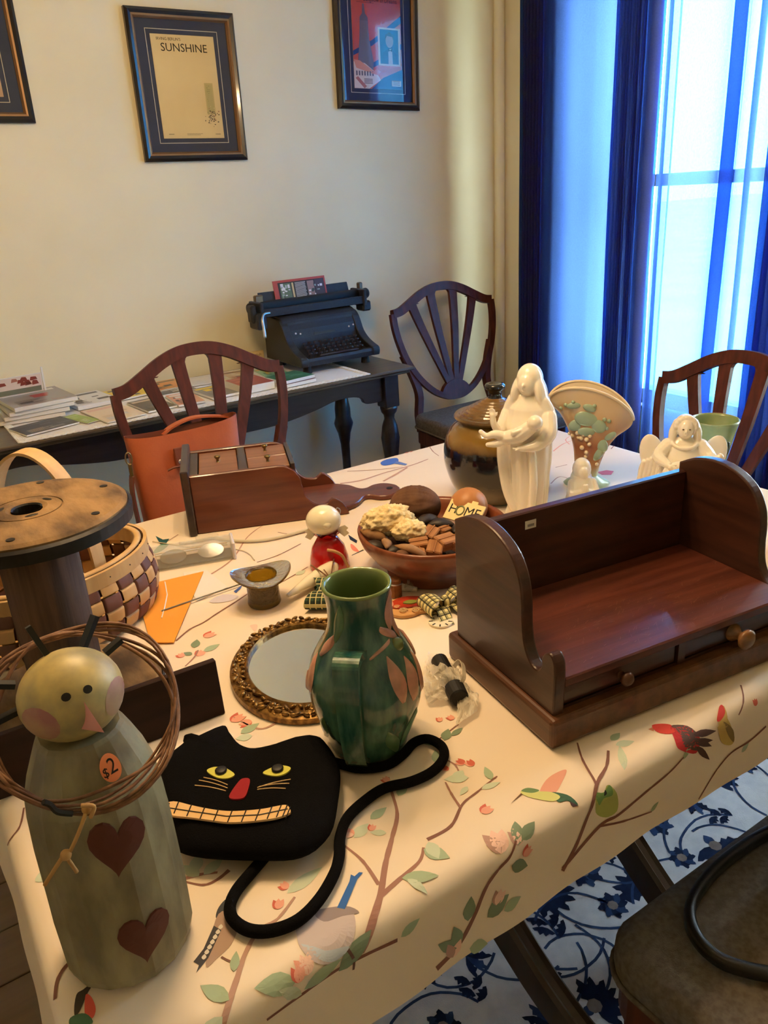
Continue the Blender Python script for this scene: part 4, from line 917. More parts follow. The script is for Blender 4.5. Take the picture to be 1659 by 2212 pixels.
obj('body', pm.add((v, f), smooth=True), m_felt, cat)
def ct(x, y, o=.0): q = onz(x, y, TZ + HCT + .0008); return (q.x - cc.x, q.y - cc.y, HCT + o)
def cpoly(pts, mt, nm, par, o0=.0004, o1=.0014, sm=True):
    P = [ct(x, y) for x, y in pts]; 
    if sm: P = spl2([(a, b) for a, b, c in P], 4, True)
    else: P = [(a, b) for a, b, c in P]
    return obj(nm, M().add(prism(P, HCT - .0015 + o0, HCT + o1, 0)), mt, par)
m_yel = mat('yellow_green_felt', L(206, 204, 92), .9); m_redf = mat('red_felt', L(150, 30, 40), .9); m_tan = mat('tan_felt', L(226, 186, 130), .9); m_thr = mat('tan_thread', L(206, 176, 130), .8)
for pts, (bx_, by_) in ((((447, 1667), (462, 1659), (484, 1660), (500, 1668), (507, 1676), (492, 1683), (468, 1681)), (478, 1668)), (((568, 1672), (585, 1661), (605, 1655), (628, 1660), (618, 1672), (596, 1678)), (600, 1664))):
    e = cpoly(pts, m_yel, 'eye', cat); q = ct(bx_, by_); obj('pupil_button', M().add(lathe([(0, 0), (.0062, 0), (.0066, .002), (.005, .003), (0, .0026)], 16), T(q[0], q[1], HCT + .0014), smooth=True), m_blk, e)
cpoly([(516, 1690), (528, 1683), (540, 1686), (536, 1708), (528, 1724), (510, 1728), (495, 1722)], m_redf, 'nose', cat)
up_ = [(352, 1742), (375, 1733), (412, 1741), (450, 1749), (490, 1754), (530, 1753), (570, 1749), (600, 1743), (618, 1741), (626, 1748)]
lo_ = [(626, 1758), (600, 1768), (570, 1773), (530, 1777), (490, 1778), (450, 1773), (412, 1768), (375, 1764), (354, 1756)]
th = cpoly(up_ + lo_, m_tan, 'teeth', cat)
for k in range(12):
    t = (k + .6) / 12; i = min(8, int(t * 9)); fr_ = t * 9 - i; a = V(up_[i]).lerp(V(up_[i + 1]), fr_); b = V((a.x - 2, a.y + 25)); A, B = ct(a.x + 4, a.y, .0018), ct(b.x - 4, b.y, .0018)
    obj('stitch', M().add(tube([A, B], .0006, 5)), m_blk, th)
obj('stitch', M().add(tube([ct(x, y, .0018) for x, y in ((360, 1747), (412, 1755), (490, 1766), (560, 1763), (622, 1750))], .0006, 5)), m_blk, th)
for (a, b) in (((440, 1680), (492, 1696)), ((430, 1686), (492, 1703)), ((421, 1697), (488, 1709)), ((628, 1684), (556, 1702)), ((625, 1693), (560, 1700)), ((617, 1704), (556, 1706))):
    P = [ct(a[0] + (b[0] - a[0]) * k / 8, a[1] + (b[1] - a[1]) * k / 8 - 2 * math.sin(PI * k / 8), .0004) for k in range(9)]
    obj('whisker', M().add(tube(P, .0006, 5)), m_thr, cat)
tl = [onz(x, y, TZ + .006) for x, y in ((690, 1640), (735, 1652), (780, 1662), (835, 1655), (870, 1632), (895, 1606), (925, 1598), (955, 1615), (958, 1640), (935, 1668), (890, 1690), (830, 1705), (785, 1735), (750, 1770), (735, 1810), (733, 1850), (722, 1890), (690, 1945), (645, 1990), (590, 2012), (540, 2012), (505, 1990), (497, 1960), (512, 1925), (545, 1885), (575, 1850), (590, 1830))]
obj('tail', M().add(tube(spline([(q.x - cc.x, q.y - cc.y, .0065) for q in tl], 5), .0058, 10), smooth=True), m_felt, cat)

# ------------------------------------------------------------------ green pitcher
p = tp(797, 1598); vz = thing('ceramic_pitcher', 'tall green glazed pitcher with pink leaf relief and squared handle', 'pitcher', (p.x, p.y, TZ + .0008), face(p))
def vase_mat():
    m = mat('green_matte_glaze', L(18, 66, 62), .2, 0, L(84, 122, 96), 60, 6, (1, 1, .22), (.36, .72), .12, 90, .5, .4); return m
m_green = vase_mat(); m_olive = mat('olive_inner_glaze', L(104, 122, 70), .2, coat=.4); m_pinkl = mat('dusty_pink_glaze', L(200, 142, 122), .32, 0, L(168, 126, 104), 60, 4, coat=.25)
vp = [(.044, 0), (.047, .003), (.049, .014), (.056, .035), (.0635, .060), (.0665, .080), (.0655, .098), (.061, .115), (.052, .133), (.043, .148), (.0375, .162), (.0355, .178), (.036, .195), (.0385, .208), (.0395, .212)]
sm = spl2(vp, 3)
def vr(z):
    for (r0, z0), (r1, z1) in zip(sm, sm[1:]):
        if z0 <= z <= z1: return r0 + (r1 - r0) * (z - z0) / max(1e-6, z1 - z0)
    return .04
def vwob(a, z): return 1 + .018 * math.cos(6 * a + 25 * z) * (1 if .03 < z < .15 else .3)
obj('body', M().add(lathe([(0, .001)] + sm, 48, vwob), smooth=True), m_green, vz)
obj('rim', M().add(lathe([(.0395, .2115), (.0390, .2145), (.0370, .2150), (.0345, .212), (.033, .200), (.032, .17), (.036, .15), (.050, .12), (.055, .08), (.04, .03), (0, .02)], 48), smooth=True), m_olive, vz)
hp = spline([(.040, .146), (.058, .1545), (.0735, .1535), (.0765, .142), (.0785, .11), (.075, .06), (.064, .020), (.048, .008)], 5); az = math.radians(-104)
obj('handle', M().add(sweep([(q.x * math.cos(az), q.x * math.sin(az), q.y) for q in hp], [(-.0105, -.005), (-.0105, .003), (-.008, .0055), (.008, .0055), (.0105, .003), (.0105, -.005)], up=(-math.sin(az), math.cos(az), 0), scale=[1.05 - .25 * i / len(hp) for i in range(len(hp))]) if False else
      sweep([(q.x * math.cos(az), q.x * math.sin(az), q.y) for q in hp], [(-.005, -.0150), (.004, -.0150), (.0055, -.012), (.0055, .012), (.004, .0150), (-.005, .0150)], up=(-math.sin(az), math.cos(az), 0), scale=[1.05 - .3 * i / len(hp) for i in range(len(hp))]), smooth=False), m_green, vz)
def vpetal(az, z, l, w, tilt, off=.0016):
    v = []; f = []; nu, nv = 9, 5
    for i in range(nu):
        t = i / (nu - 1); ww = math.sin(PI * min(1, t * .9 + .08)) * w
        for j in range(nv):
            s = (j / (nv - 1) - .5) * 2; zz = z + (t - .5) * l * math.cos(tilt) + s * ww * math.sin(tilt) * .5; dx = (t - .5) * l * math.sin(tilt) + s * ww
            r = vr(max(.002, min(.21, zz))); a = math.radians(az) + dx / r; rr = r * vwob(a, zz) + off * (1 - s * s * .9) * (1 if 0 < i < nu - 1 else 0); v.append((rr * math.cos(a), rr * math.sin(a), zz))
    for i in range(nu - 1):
        for j in range(nv - 1): f.append([i * nv + j, (i + 1) * nv + j, (i + 1) * nv + j + 1, i * nv + j + 1])
    return v, f
for a in ((-60, .148, .028, .012, 1.3), (-52, .112, .056, .010, -.10), (-32, .104, .054, .011, .06), (-12, .100, .050, .010, .2), (-36, .160, .030, .011, -.7), (-165, .112, .046, .012, -.15), (-178, .095, .04, .010, .3), (-22, .185, .050, .010, .1), (-4, .170, .055, .009, .0), (20, .12, .04, .010, .2), (-150, .150, .03, .008, .4)):
    obj('petal_relief', M().add(vpetal(*a, .003), smooth=True), m_pinkl, vz)
obj('flower_centre', M().add(ell(.010, .008, .010, 14, 10, (.043 * math.cos(math.radians(-28)), .043 * math.sin(math.radians(-28)), .142)), smooth=True), m_olive, vz)
m_gleaf = mat('moss_green_glaze', L(84, 120, 84), .28, coat=.3)
for a in ((-150, .045, .06, .012, .5), (-60, .03, .05, .010, -.4), (-30, .035, .05, .010, .3), (-130, .18, .05, .007, .2)): obj('leaf_relief', M().add(vpetal(*a, .0025), smooth=True), m_gleaf, vz)

# ------------------------------------------------------------------ oval mirror
m_filig = mat('antique_gilt_filigree', L(158, 122, 66), .34, .7, L(84, 60, 34), 130, 3)
mi = thing('vanity_mirror', 'oval vanity mirror tray in an ornate gilt frame lying flat behind the pitcher', 'mirror', (.393, .868, TZ + .0016), -20)
A_, B_ = .100, .126
def elp(a, k, z): return (A_ * k * math.cos(a), B_ * k * math.sin(a), z)
obj('frame', M().add(sweep([elp(2 * PI * i / 60, .90, .006) for i in range(60)], [(-.014, -.006), (-.014, .002), (-.006, .006), (.004, .005), (.010, .010), (.012, .008), (.012, -.006)], True, up=(0, 0, 1)), smooth=False), m_filig, mi)
obj('mirror_glass', M().add(([(0, 0, .010)] + [elp(2 * PI * i / 60, .835, .010) for i in range(60)], [[0, i + 1, (i + 1) % 60 + 1] for i in range(60)])), mat('silvered_glass', L(232, 234, 230), .02, 1), mi)
fl_ = M(); rg = random.Random(6)
for i in range(300):
    a = 2 * PI * i / 300; k = .915 + .065 * math.sin(i * 2.4) ; q = elp(a, k, .0105 + .003 * math.sin(i * 1.3)); fl_.add(ell(.0058 + rg.uniform(-.001, .001), .0024, .0030, 8, 5), T(*q) @ Rz(math.degrees(a) + 90 + 50 * math.sin(i * 1.9)), smooth=True)
for i in range(96):
    a = 2 * PI * i / 96; fl_.add(ell(.0022, .0022, .002, 6, 4, elp(a, .995, .006)), smooth=True)
o = obj('filigree', fl_, m_filig, mi); o['kind'] = 'stuff'
for i in range(10):
    a = 2 * PI * (i + .5) / 10; m_ = M().add(ell(.0045, .0045, .004, 10, 6, elp(a, .90, .014)), smooth=True)
    for k in range(6): b = k * PI / 3; x, y, z = elp(a, .90, .012); m_.add(ell(.004, .003, .0022, 8, 5, (x + .0055 * math.cos(b), y + .0055 * math.sin(b), z)), smooth=True)
    obj('rosette', m_, m_filig, mi)

# ------------------------------------------------------------------ amber glass hat
def amber():
    m = mat('amber_textured_glass', L(150, 118, 30), .10, trans=.85, ior=1.5, bump=.9, bs=160); return m
p = tp(572, 1302); ht = thing('glass_hat_holder', 'amber glass top-hat holder with turned-up brim beside the mirror', 'toothpick holder', (p.x, p.y, TZ + .0008), face(p) + 8)
m_amb = amber()
crown = [(0, 0), (.026, 0), (.0275, .003), (.0262, .012), (.0262, .046), (.028, .052)]
obj('crown', M().add(lathe(crown + [(.0250, .052), (.0235, .046), (.0235, .008), (0, .007)], 32), smooth=True), m_amb, ht)
def brim(a, b):
    t = 2 * PI * a; r = .026 + .018 * b; up = .010 * b * b * (math.cos(t) ** 2) - .004 * b * math.sin(t) ** 2; return (r * math.cos(t) * (1 + .12 * b), r * math.sin(t), .052 + up)
v, f = grid(brim, 40, 7, True); k = len(v); v2 = v + [(x, y, z - .0028) for x, y, z in v]; f2 = f + [[q + k for q in g][::-1] for g in f] + [[i * 7 + 6, i * 7 + 6 + k, ((i + 1) % 40) * 7 + 6 + k, ((i + 1) % 40) * 7 + 6] for i in range(40)]
obj('brim', M().add((v2, f2), smooth=True), m_amb, ht)

# ------------------------------------------------------------------ Dutch girl ornament
m_cer = mat('cream_glaze', L(238, 228, 200), .2, coat=.4); m_redg = mat('red_glaze', L(186, 24, 26), .16, coat=.5); m_rope = mat('tan_rope', L(196, 150, 104), .8, bump=.5, bs=300)
p = tp(713, 1224); dl = thing('bonnet_doll', 'red dress doll ornament with a white bonnet and rope arm', 'ornament', (p.x, p.y, TZ + .0008), face(p))
obj('dress', M().add(lathe([(0, 0), (.034, 0), (.0355, .004), (.034, .02), (.029, .040), (.020, .054), (.016, .060), (0, .062)], 28), smooth=True), m_redg, dl)
def ruff(a, b): t = 2 * PI * a; r = .012 + .012 * b; return (r * math.cos(t), r * math.sin(t), .058 + .010 * b + .003 * math.sin(7 * t) * b)
obj('collar', M().add(grid(ruff, 56, 4, True), smooth=True), m_redg, dl)
obj('bonnet', M().add(ell(.031, .029, .027, 24, 16), T(-.004, 0, .090) @ Rx(-25), smooth=True).add(ell(.012, .012, .010, 16, 10, (.0, -.018, .090)), smooth=True), m_cer, dl)
for s in (-1, 1):
    obj('ribbon', M().add(prism([(0, 0), (s * .014, .004), (s * .020, -.002), (s * .016, -.006), (s * .021, -.012), (s * .012, -.018), (s * .002, -.008)], -.001, .001), T(s * .018, -.002, .074) @ Rx(90)), m_cer, dl)
obj('rope_arm', M().add(tube(spline([(-.002, -.030, .046), (.010, -.034, .044), (.022, -.032, .034), (.028, -.030, .020), (.032, -.028, .008)], 4), .0028, 7), smooth=True), m_rope, dl)
obj('hanging_hook', M().add(tube(spline([(.022, .002, .090), (.027, .002, .104), (.022, .002, .110), (.019, .002, .105)], 4), .0010, 6)), m_steel, dl)

# ------------------------------------------------------------------ white cone with plaid bow
def plaid(name, base, dark, light, sc=150):
    m = bpy.data.materials.new(name); m.use_nodes = True; nt = m.node_tree; N = nt.nodes; K = nt.links; b = N['Principled BSDF']; b.inputs['Roughness'].default_value = .9
    tc = N.new('ShaderNodeTexCoord'); cur = None
    rgb = N.new('ShaderNodeRGB'); rgb.outputs[0].default_value = base; cur = rgb.outputs[0]
    for axis, scale, col, th, fac in (('X', sc, dark, .62, .7), ('Y', sc, dark, .62, .7), ('X', sc * 1.0, light, .93, .9), ('Y', sc * 1.0, light, .93, .9)):
        w = N.new('ShaderNodeTexWave'); w.bands_direction = axis; w.inputs['Scale'].default_value = scale / 6.28 * .5; w.inputs['Phase Offset'].default_value = 1.2 if th > .8 else 0; K.new(tc.outputs['Object'], w.inputs['Vector'])
        mt = N.new('ShaderNodeMath'); mt.operation = 'GREATER_THAN'; mt.inputs[1].default_value = th; K.new(w.outputs['Fac'], mt.inputs[0])
        ml = N.new('ShaderNodeMath'); ml.operation = 'MULTIPLY'; ml.inputs[1].default_value = fac; K.new(mt.outputs[0], ml.inputs[0])
        mx = N.new('ShaderNodeMix'); mx.data_type = 'RGBA'; K.new(ml.outputs[0], mx.inputs[0]); K.new(cur, mx.inputs[6]); mx.inputs[7].default_value = col; cur = mx.outputs[2]
    K.new(cur, b.inputs['Base Color']); return m
m_gpl = plaid('green_plaid_cloth', L(48, 74, 54), L(20, 30, 24), L(206, 196, 140), 420); m_cpl = plaid('cream_plaid_cloth', L(228, 214, 152), L(120, 116, 84), L(26, 28, 30), 420)
a, b = tp(620, 1306), tp(728, 1236); cn = thing('snowman_ornament', 'white carrot-shaped ornament lying with a green plaid bow behind the pitcher', 'ornament', (a.x, a.y, TZ + .0008), math.degrees(math.atan2(b.y - a.y, b.x - a.x)))
ln = (b - a).length
obj('cone', M().add(lathe([(0, 0), (.003, .003), (.007, .03), (.0115, .06), (.0135, ln * .75), (.012, ln * .92), (.006, ln), (0, ln + .002)], 24), T(0, 0, .0138) @ Ry(90) @ T(.0, 0, 0), smooth=True), m_cer, cn)
def bow(par, mt, sx, sy, h, name='bow_loop'):
    for s in (-1, 1):
        def fn(u, v): 
            t = 2 * PI * u; return (s * (.004 + sx * .5 * (1 - math.cos(t))), sy * (v - .5) * (.35 + .65 * (1 - math.cos(t)) / 2), h * .5 + h * .5 * math.sin(t))
        obj(name, M().add(grid(fn, 22, 6, True), smooth=True), mt, par)
bq = thing('plaid_bow', 'dark green plaid fabric bow between the mirror and the white cone', 'bow', (0, 0, 0)); q = tp(697, 1297); bq.location = (q.x, q.y, TZ + .0008); bq.rotation_euler = (0, 0, .9)
bow(bq, m_gpl, .040, .045, .026); obj('knot', M().add(ell(.010, .012, .010, 12, 8, (0, 0, .014)), smooth=True), m_gpl, bq)
for k, (pa, pb) in enumerate((((672, 1222), (712, 1250)), ((700, 1232), (714, 1252)), ((722, 1205), (716, 1240)))):
    A, B = tp(*pa, TZ + .027), tp(*pb, TZ + .029); o = thing('twig', ['thin dark twig lying across the white cone', 'short dark twig beside the doll hem', 'upright brown twig behind the pitcher rim'][k], 'twig', (A.x, A.y, TZ + .022))
    obj('stick', M().add(tube([(0, 0, .006), tuple((B - A) * .5 + V((0, 0, .007))), tuple(B - A + V((0, 0, .006)))], .0012, 6)), m_vine, o)

# ------------------------------------------------------------------ bowl of potpourri
rl_, rr_ = onz(772, 1150, TZ + .082), onz(1097, 1122, TZ + .082); bc = (rl_ + rr_) / 2 + V((.0, -.0, 0)); BRD = (rr_ - rl_).length / 2
m_bowl = wood('turned_red_brown_bowl', L(104, 50, 28), L(134, 72, 42), 'x', 8, .35, .25)
bw = thing('wooden_bowl', 'round red-brown wooden bowl filled with potpourri', 'bowl', (bc.x, bc.y, TZ + .0008))
k = BRD
obj('shell', M().add(lathe([(0, 0), (k * .60, 0), (k * .64, .004), (k * .60, .012), (k * .82, .036), (k * .95, .060), (k * .995, .076), (k, .082), (k * .98, .086), (k * .94, .082), (k * .90, .066), (k * .78, .044), (k * .5, .026), (0, .022)], 64), smooth=True), m_bowl, bw)
GP = 'potpourri in the wooden bowl'
def pot(x, y, dz): q = onz(x, y, TZ + dz); return V((q.x, q.y, TZ + dz))
m_loof = mat('pale_loofah_fibre', L(242, 222, 176), .85, 0, L(216, 190, 138), 90, 3, bump=.9, bs=160); m_coir = mat('brown_coir_husk', L(112, 76, 50), .8, 0, L(72, 46, 32), 30, 4, (1, .15, 1), bump=.8, bs=60, bstretch=(1, .12, 1))
m_bark = wood('tan_bark_chunk', L(136, 88, 52), L(176, 124, 78), 'x', 30, .8); m_pod = mat('dark_seed_pod', L(44, 34, 30), .5, bump=.3, bs=80); m_podt = mat('tan_seed_pod', L(158, 118, 76), .7, 0, L(112, 78, 50), 40, 3)
def lump(rx, ry, rz, amp, seed, n=72, m=48, fr=70):
    v, f = ell(rx, ry, rz, n, m); out = []
    for x, y, z in v:
        d = 1 + amp * noise.noise((x * fr * 2 + seed, y * fr * 2, z * fr * 2)) + amp * .5 * noise.noise((x * fr * 5, y * fr * 5 + seed, z * fr * 5)); out.append((x * d, y * d, z * d))
    return out, f
def husk(rx, ry, rz):
    v, f = ell(rx, ry, rz, 80, 40); out = []
    for x, y, z in v:
        a = math.atan2(z, y) * 2.2; d = 1 + .07 * noise.noise((a * 3, x * 18, 1)) + .05 * noise.noise((a * 8, x * 25, 4)); out.append((x, y * d, z * d))
    return out, f
for lab, x, y, dz, r_, rz in (('large pale loofah pod on top of the bowl', 838, 1124, .098, (.044, .028, .026), 15), ('small pale loofah pod leaning in front of the large one', 884, 1146, .090, (.029, .020, .018), 5)):
    q = pot(x, y, dz); o = obj('loofah_pod', M().add(lump(*r_, .20, r_[0] * 90), smooth=True), m_loof, None, q, (0, 0, face(q) + rz)); tag(o, lab, 'dried pod', GP)
q = pot(897, 1092, .094); o = obj('coconut_husk_ball', M().add(husk(.046, .036, .036), smooth=True), m_coir, None, q, (0, 0, face(q) - 8)); tag(o, 'brown fibrous husk ball behind the loofah pods', 'dried pod', GP)
q = pot(1012, 1094, .093); o = obj('wooden_ball', M().add(ell(.034, .034, .034, 28, 18), smooth=True), mat('tan_polished_wood', L(186, 126, 76), .45, 0, L(170, 110, 64), 20, 4), None, q); tag(o, 'smooth tan wooden ball behind the HOME plaque', 'ball', GP)
ch_ = [(930, 1158, .078, 25, (.020, .016, .011), 'square tan bark chunk near the dark shelf side'), (905, 1180, .074, -30, (.022, .015, .010), 'tan bark chunk lying in the middle of the bowl'), (940, 1190, .072, 40, (.020, .018, .010), 'scored tan bark chunk at the front of the bowl'), (965, 1175, .076, 5, (.026, .020, .012), 'rough split bark chunk against the dark shelf'), (960, 1150, .078, 10, (.015, .012, .008), 'small brown bark chunk under the HOME plaque'), (905, 1200, .068, 60, (.016, .014, .010), 'dark-edged bark chunk by the bowl rim'), (990, 1180, .072, 20, (.018, .016, .012), 'brown bark chunk tucked behind the shelf side')]
for x, y, dz, rz, s, lab in ch_:
    s = tuple(c * .72 for c in s)
    q = pot(x, y, dz); o = obj('bark_chunk', M().add(lump(*[c * 1.0 for c in s], 0, 1, 8, 6) if False else box(-s[0], s[0], -s[1], s[1], -s[2], s[2], .002)).add(box(-s[0], s[0], -.001, .001, s[2] - .001, s[2] + .0012)), m_bark, None, q + V((0, 0, .004)), (14 + 9 * math.sin(x), -10 + 14 * math.cos(y), rz)); tag(o, lab, 'bark', GP)
def pod(mt, lab, x, y, dz, l, r_, rz, rx=0, name='seed_pod'):
    q = pot(x, y, dz); n = 12; pts = [(-l / 2 + l * i / n, 0, -.35 * l * ((i / n - .5) ** 2)) for i in range(n + 1)]
    o = obj(name, M().add(sweep(pts, circ(1, 9, .6), scale=[max(.0008, r_ * math.sin(PI * min(.97, max(.04, i / n))) ** .7) for i in range(n + 1)]), smooth=True), mt, None, q, (rx, 12, rz)); tag(o, lab, 'dried pod', GP)
pod(m_podt, 'long tan seed pod standing at the left rim of the bowl', 806, 1152, .086, .050, .013, -62, 30); pod(m_podt, 'split tan seed pod beside the standing one', 836, 1172, .084, .048, .010, 58, 30); pod(m_podt, 'flat tan stalk crossing in front of the bark chunks', 888, 1186, .082, .058, .009, -58, 10)
pod(m_pod, 'curved black seed pod under the loofah', 812, 1178, .074, .045, .013, -50); pod(m_pod, 'round black seed pod at the front of the bowl', 852, 1188, .076, .036, .014, 10); pod(m_pod, 'black twisted pod behind the small loofah', 925, 1120, .090, .060, .014, 20); pod(m_pod, 'thick black pod by the HOME plaque', 955, 1130, .086, .05, .014, -20); pod(m_pod, 'dark pod tangle beside the shelf corner', 992, 1140, .084, .045, .012, 30); pod(m_pod, 'dark brown pod lying deep in the bowl centre', 880, 1160, .074, .05, .012, 10); pod(m_coir, 'brown curled pod at the front rim', 870, 1196, .076, .040, .011, 25)
o = obj('potpourri_bed', M().add(lathe([(0, .050), (k * .5, .052), (k * .74, .046), (k * .80, .040), (0, .03)], 40, lambda a, z: 1 + .02 * math.sin(9 * a)), smooth=True), m_pod, None, (bc.x, bc.y, TZ + .0008)); tag(o, 'dark loose shavings filling the bottom of the bowl', 'potpourri'); o['kind'] = 'stuff'
q = pot(1003, 1107, .098); hm = thing('home_plaque', 'cream plaque reading HOME leaning in the potpourri bowl', 'sign', q, 0, GP, (42, 0, face(q) - 36))
obj('board', M().add(box(-.036, .036, -.019, .019, -.0015, .0015, .0005)).add(box(.006, .018, .019, .024, -.001, .001)).add(box(-.020, -.008, .019, .023, -.001, .001)), mat('cream_plaque_paint', L(236, 214, 156), .6), hm)
obj('lettering', M().add(mesh_vf(text('H  ME', .025, .0001)), T(0, .001, .0017)), m_black, hm)
obj('wreath_letter', M().add(tube([(-.0085 + .0075 * math.cos(t), .001 + .0085 * math.sin(t), .0018) for t in [i * PI / 10 for i in range(20)]], .0014, 6, True)), mat('sage_wreath_print', L(120, 124, 90), .8), hm)
# ------------------------------------------------------------------ cable spool and plank
HSP = .285; q = onz(58, 1100, TZ + HSP); e = onz(281, 1080, TZ + HSP); SR = .121
sx_, sy_ = q.x, q.y
m_weath = mat('weathered_spool_wood', L(156, 124, 84), .85, 0, L(84, 68, 52), 26, 9, (1, .45, 1), (.34, .66), .9, 90, .2); m_stem = mat('grey_brown_spool_core', L(112, 84, 68), .8, 0, L(70, 52, 44), 60, 7, (1, 1, .08), bump=.8, bs=120, spec=.2); m_rimm = mat('blackened_steel_rim', L(38, 38, 40), .45, .7, L(56, 54, 54), 20, 3)
spo = thing('cable_spool', 'weathered wooden cable spool with black metal rims standing beside the basket', 'spool', (sx_, sy_, TZ + .0008))
def wob(a, z): return 1 + .010 * noise.noise((3 * math.cos(a), 3 * math.sin(a), z * 3))
obj('flange', M().add(lathe([(.020, HSP - .022), (SR - .004, HSP - .022), (SR - .004, HSP - .004), (SR - .010, HSP - .001), (SR * .8, HSP), (.042, HSP + .0005), (.042, HSP - .0015), (.020, HSP - .002)], 64, wob)), m_weath, spo)
obj('metal_rim', M().add(lathe([(SR - .004, HSP - .024), (SR, HSP - .024), (SR + .001, HSP - .009), (SR - .003, HSP - .006)], 64, wob)), m_rimm, spo)
obj('core', M().add(lathe([(.014, .02), (.046, .02), (.047, HSP - .02), (.014, HSP - .02), (.014, .02)], 28), smooth=True), m_stem, spo)
obj('flange', M().add(lathe([(0, 0), (SR - .004, 0), (SR - .004, .022), (SR - .010, .025), (0, .025)], 64, wob)), m_weath, spo)
obj('metal_rim', M().add(lathe([(SR - .004, .001), (SR, .001), (SR, .016), (SR - .003, .019)], 64, wob)), m_rimm, spo)
obj('hub_plate', M().add(lathe([(.018, HSP - .0015), (.040, HSP - .0015), (.040, HSP + .0006), (.024, HSP + .0012), (.018, HSP - .002)], 40)), m_weath, spo)
obj('hub_sleeve', M().add(lathe([(.018, HSP + .001), (.0165, HSP - .001), (.0165, HSP - .04), (.0, HSP - .04)], 24)), m_blk, spo)
for a in (30, 150, 270): obj('bolt_slot', M().add(ell(.008, .0035, .0012, 12, 5), T(.031 * math.cos(math.radians(a)), .031 * math.sin(math.radians(a)), HSP + .0008) @ Rz(a + 90)), m_rimm, spo)
for a in (10, 70, 130, 190, 250, 310): obj('nail_head', M().add(cyl(.005, HSP - .001, HSP + .0006, 10), T(.098 * math.cos(math.radians(a)), .098 * math.sin(math.radians(a)), 0)), m_rimm, spo)
m_plk = wood('dark_brown_plank', L(34, 20, 16), L(50, 30, 24), 'x', 6, .6, 0, .2)
pk = thing('wooden_plank', 'dark brown plank on edge leaning on the cable spool behind the snowman', 'plank', (.262, .842, TZ + .0008), -1.5, None, (-4, 0, -1.5))
obj('board', M().add(box(-.52, 0, 0, .010, 0, .078, .001)), m_plk, pk)
# ------------------------------------------------------------------ splint basket
bcx, bcy, BH = .152, 1.228, .100
bs_ = thing('splint_basket', 'handled splint basket woven in tan and brown behind the cable spool', 'basket', (bcx, bcy, TZ + .0008), 20)
m_tan2 = mat('natural_ash_splint', L(206, 168, 112), .6, 0, L(186, 146, 92), 30, 3, (1, 1, .2)); m_brn = mat('brown_stained_splint', L(112, 72, 58), .6, 0, L(92, 58, 46), 30, 3)
def bo(t, z, off=0):      # oval section, bulging
    h = z / BH; r = .88 + .13 * math.sin(PI * min(1, h * .8 + .10)); return V(((.158 * r + off) * math.cos(t), (.112 * r + off) * math.sin(t), z))
NS, NW = 30, 4
for i in range(NS):
    t0 = 2 * PI * i / NS; hw = .45 * 2 * PI / NS; v = []; nz = 40
    for k in range(nz + 1):
        z = .003 + (BH - .006) * k / nz; w = math.tanh(6 * math.sin(NW * PI * k / nz + (PI if i % 2 else 0))); o = .0050 * w
        for s, d in ((-1, -.0005), (-.6, .0008), (.6, .0008), (1, -.0005)): v.append(tuple(bo(t0 + s * hw, z, o + d)))
    obj('stake', M().add((v, [[k * 4 + j, k * 4 + j + 1, (k + 1) * 4 + j + 1, (k + 1) * 4 + j] for k in range(nz) for j in range(3)]), smooth=True), m_tan2, bs_)
for r_ in range(NW):
    z0 = .003 + (BH - .006) * (r_ + .5) / NW; hz = (BH / NW) * .46; v = []; n = NS * 14
    for k in range(n):
        t = 2 * PI * k / n; w = math.tanh(6 * math.cos(NS * t / 2)) * (-1 if r_ % 2 == 0 else 1)
        for s, d in ((-1, -.0005), (-.6, .0008), (.6, .0008), (1, -.0005)): v.append(tuple(bo(t, z0 + s * hz, .0050 * w + d)))
    obj('weaver', M().add((v, [[k * 4 + j, ((k + 1) % n) * 4 + j, ((k + 1) % n) * 4 + j + 1, k * 4 + j + 1] for k in range(n) for j in range(3)]), smooth=True), m_brn, bs_)
obj('base', M().add(([(0, 0, .002)] + [tuple(bo(2 * PI * k / 40, .003)) for k in range(40)], [[0, k + 1, (k + 1) % 40 + 1] for k in range(40)])), m_tan2, bs_)
for off in (.0075, -.0075):
    obj('rim_hoop', M().add(sweep([tuple(bo(2 * PI * k / 60, BH + .002, off) + V((0, 0, 0))) for k in range(60)], [(-.0028, -.012), (.0028, -.012), (.0028, .012), (-.0028, .012)], True, up=(0, 0, 1)), smooth=False), m_tan2, bs_)
obj('rim_lashing', M().add(sweep([tuple(bo(2 * PI * k / 60, BH + .014, 0)) for k in range(60)], circ(.006, 6, .003), True, up=(0, 0, 1)), smooth=True), m_tan2, bs_)
for k in range(22):
    q = bo(2 * PI * k / 22, BH + .002, .0106); obj('rim_nail', M().add(ell(.0012, .0012, .0012, 6, 4, q)), m_blk, bs_)
hA, hB = V((-.036, .086, 0)), V((.030, -.076, 0))
hpts = []
for k in range(33):
    t = PI * k / 32; c = hA.lerp(hB, (1 - math.cos(t)) / 2); hpts.append((c.x, c.y, BH - .015 + (.205) * math.sin(t) ** .85))
hd_ = (hB - hA).normalized()
obj('handle', M().add(sweep(hpts, [(-.0022, -.014), (.0022, -.014), (.0022, .014), (-.0022, .014)], up=(-hd_.y, hd_.x, 0)), smooth=False), m_tan2, bs_)
for q in (hA, hB): obj('handle_lashing', M().add(box(-.006, .006, -.017, .017, -.012, .012, .002), T(q.x, q.y, BH - .022) @ Rz(math.degrees(math.atan2(hd_.y, hd_.x)))), m_tan2, bs_)

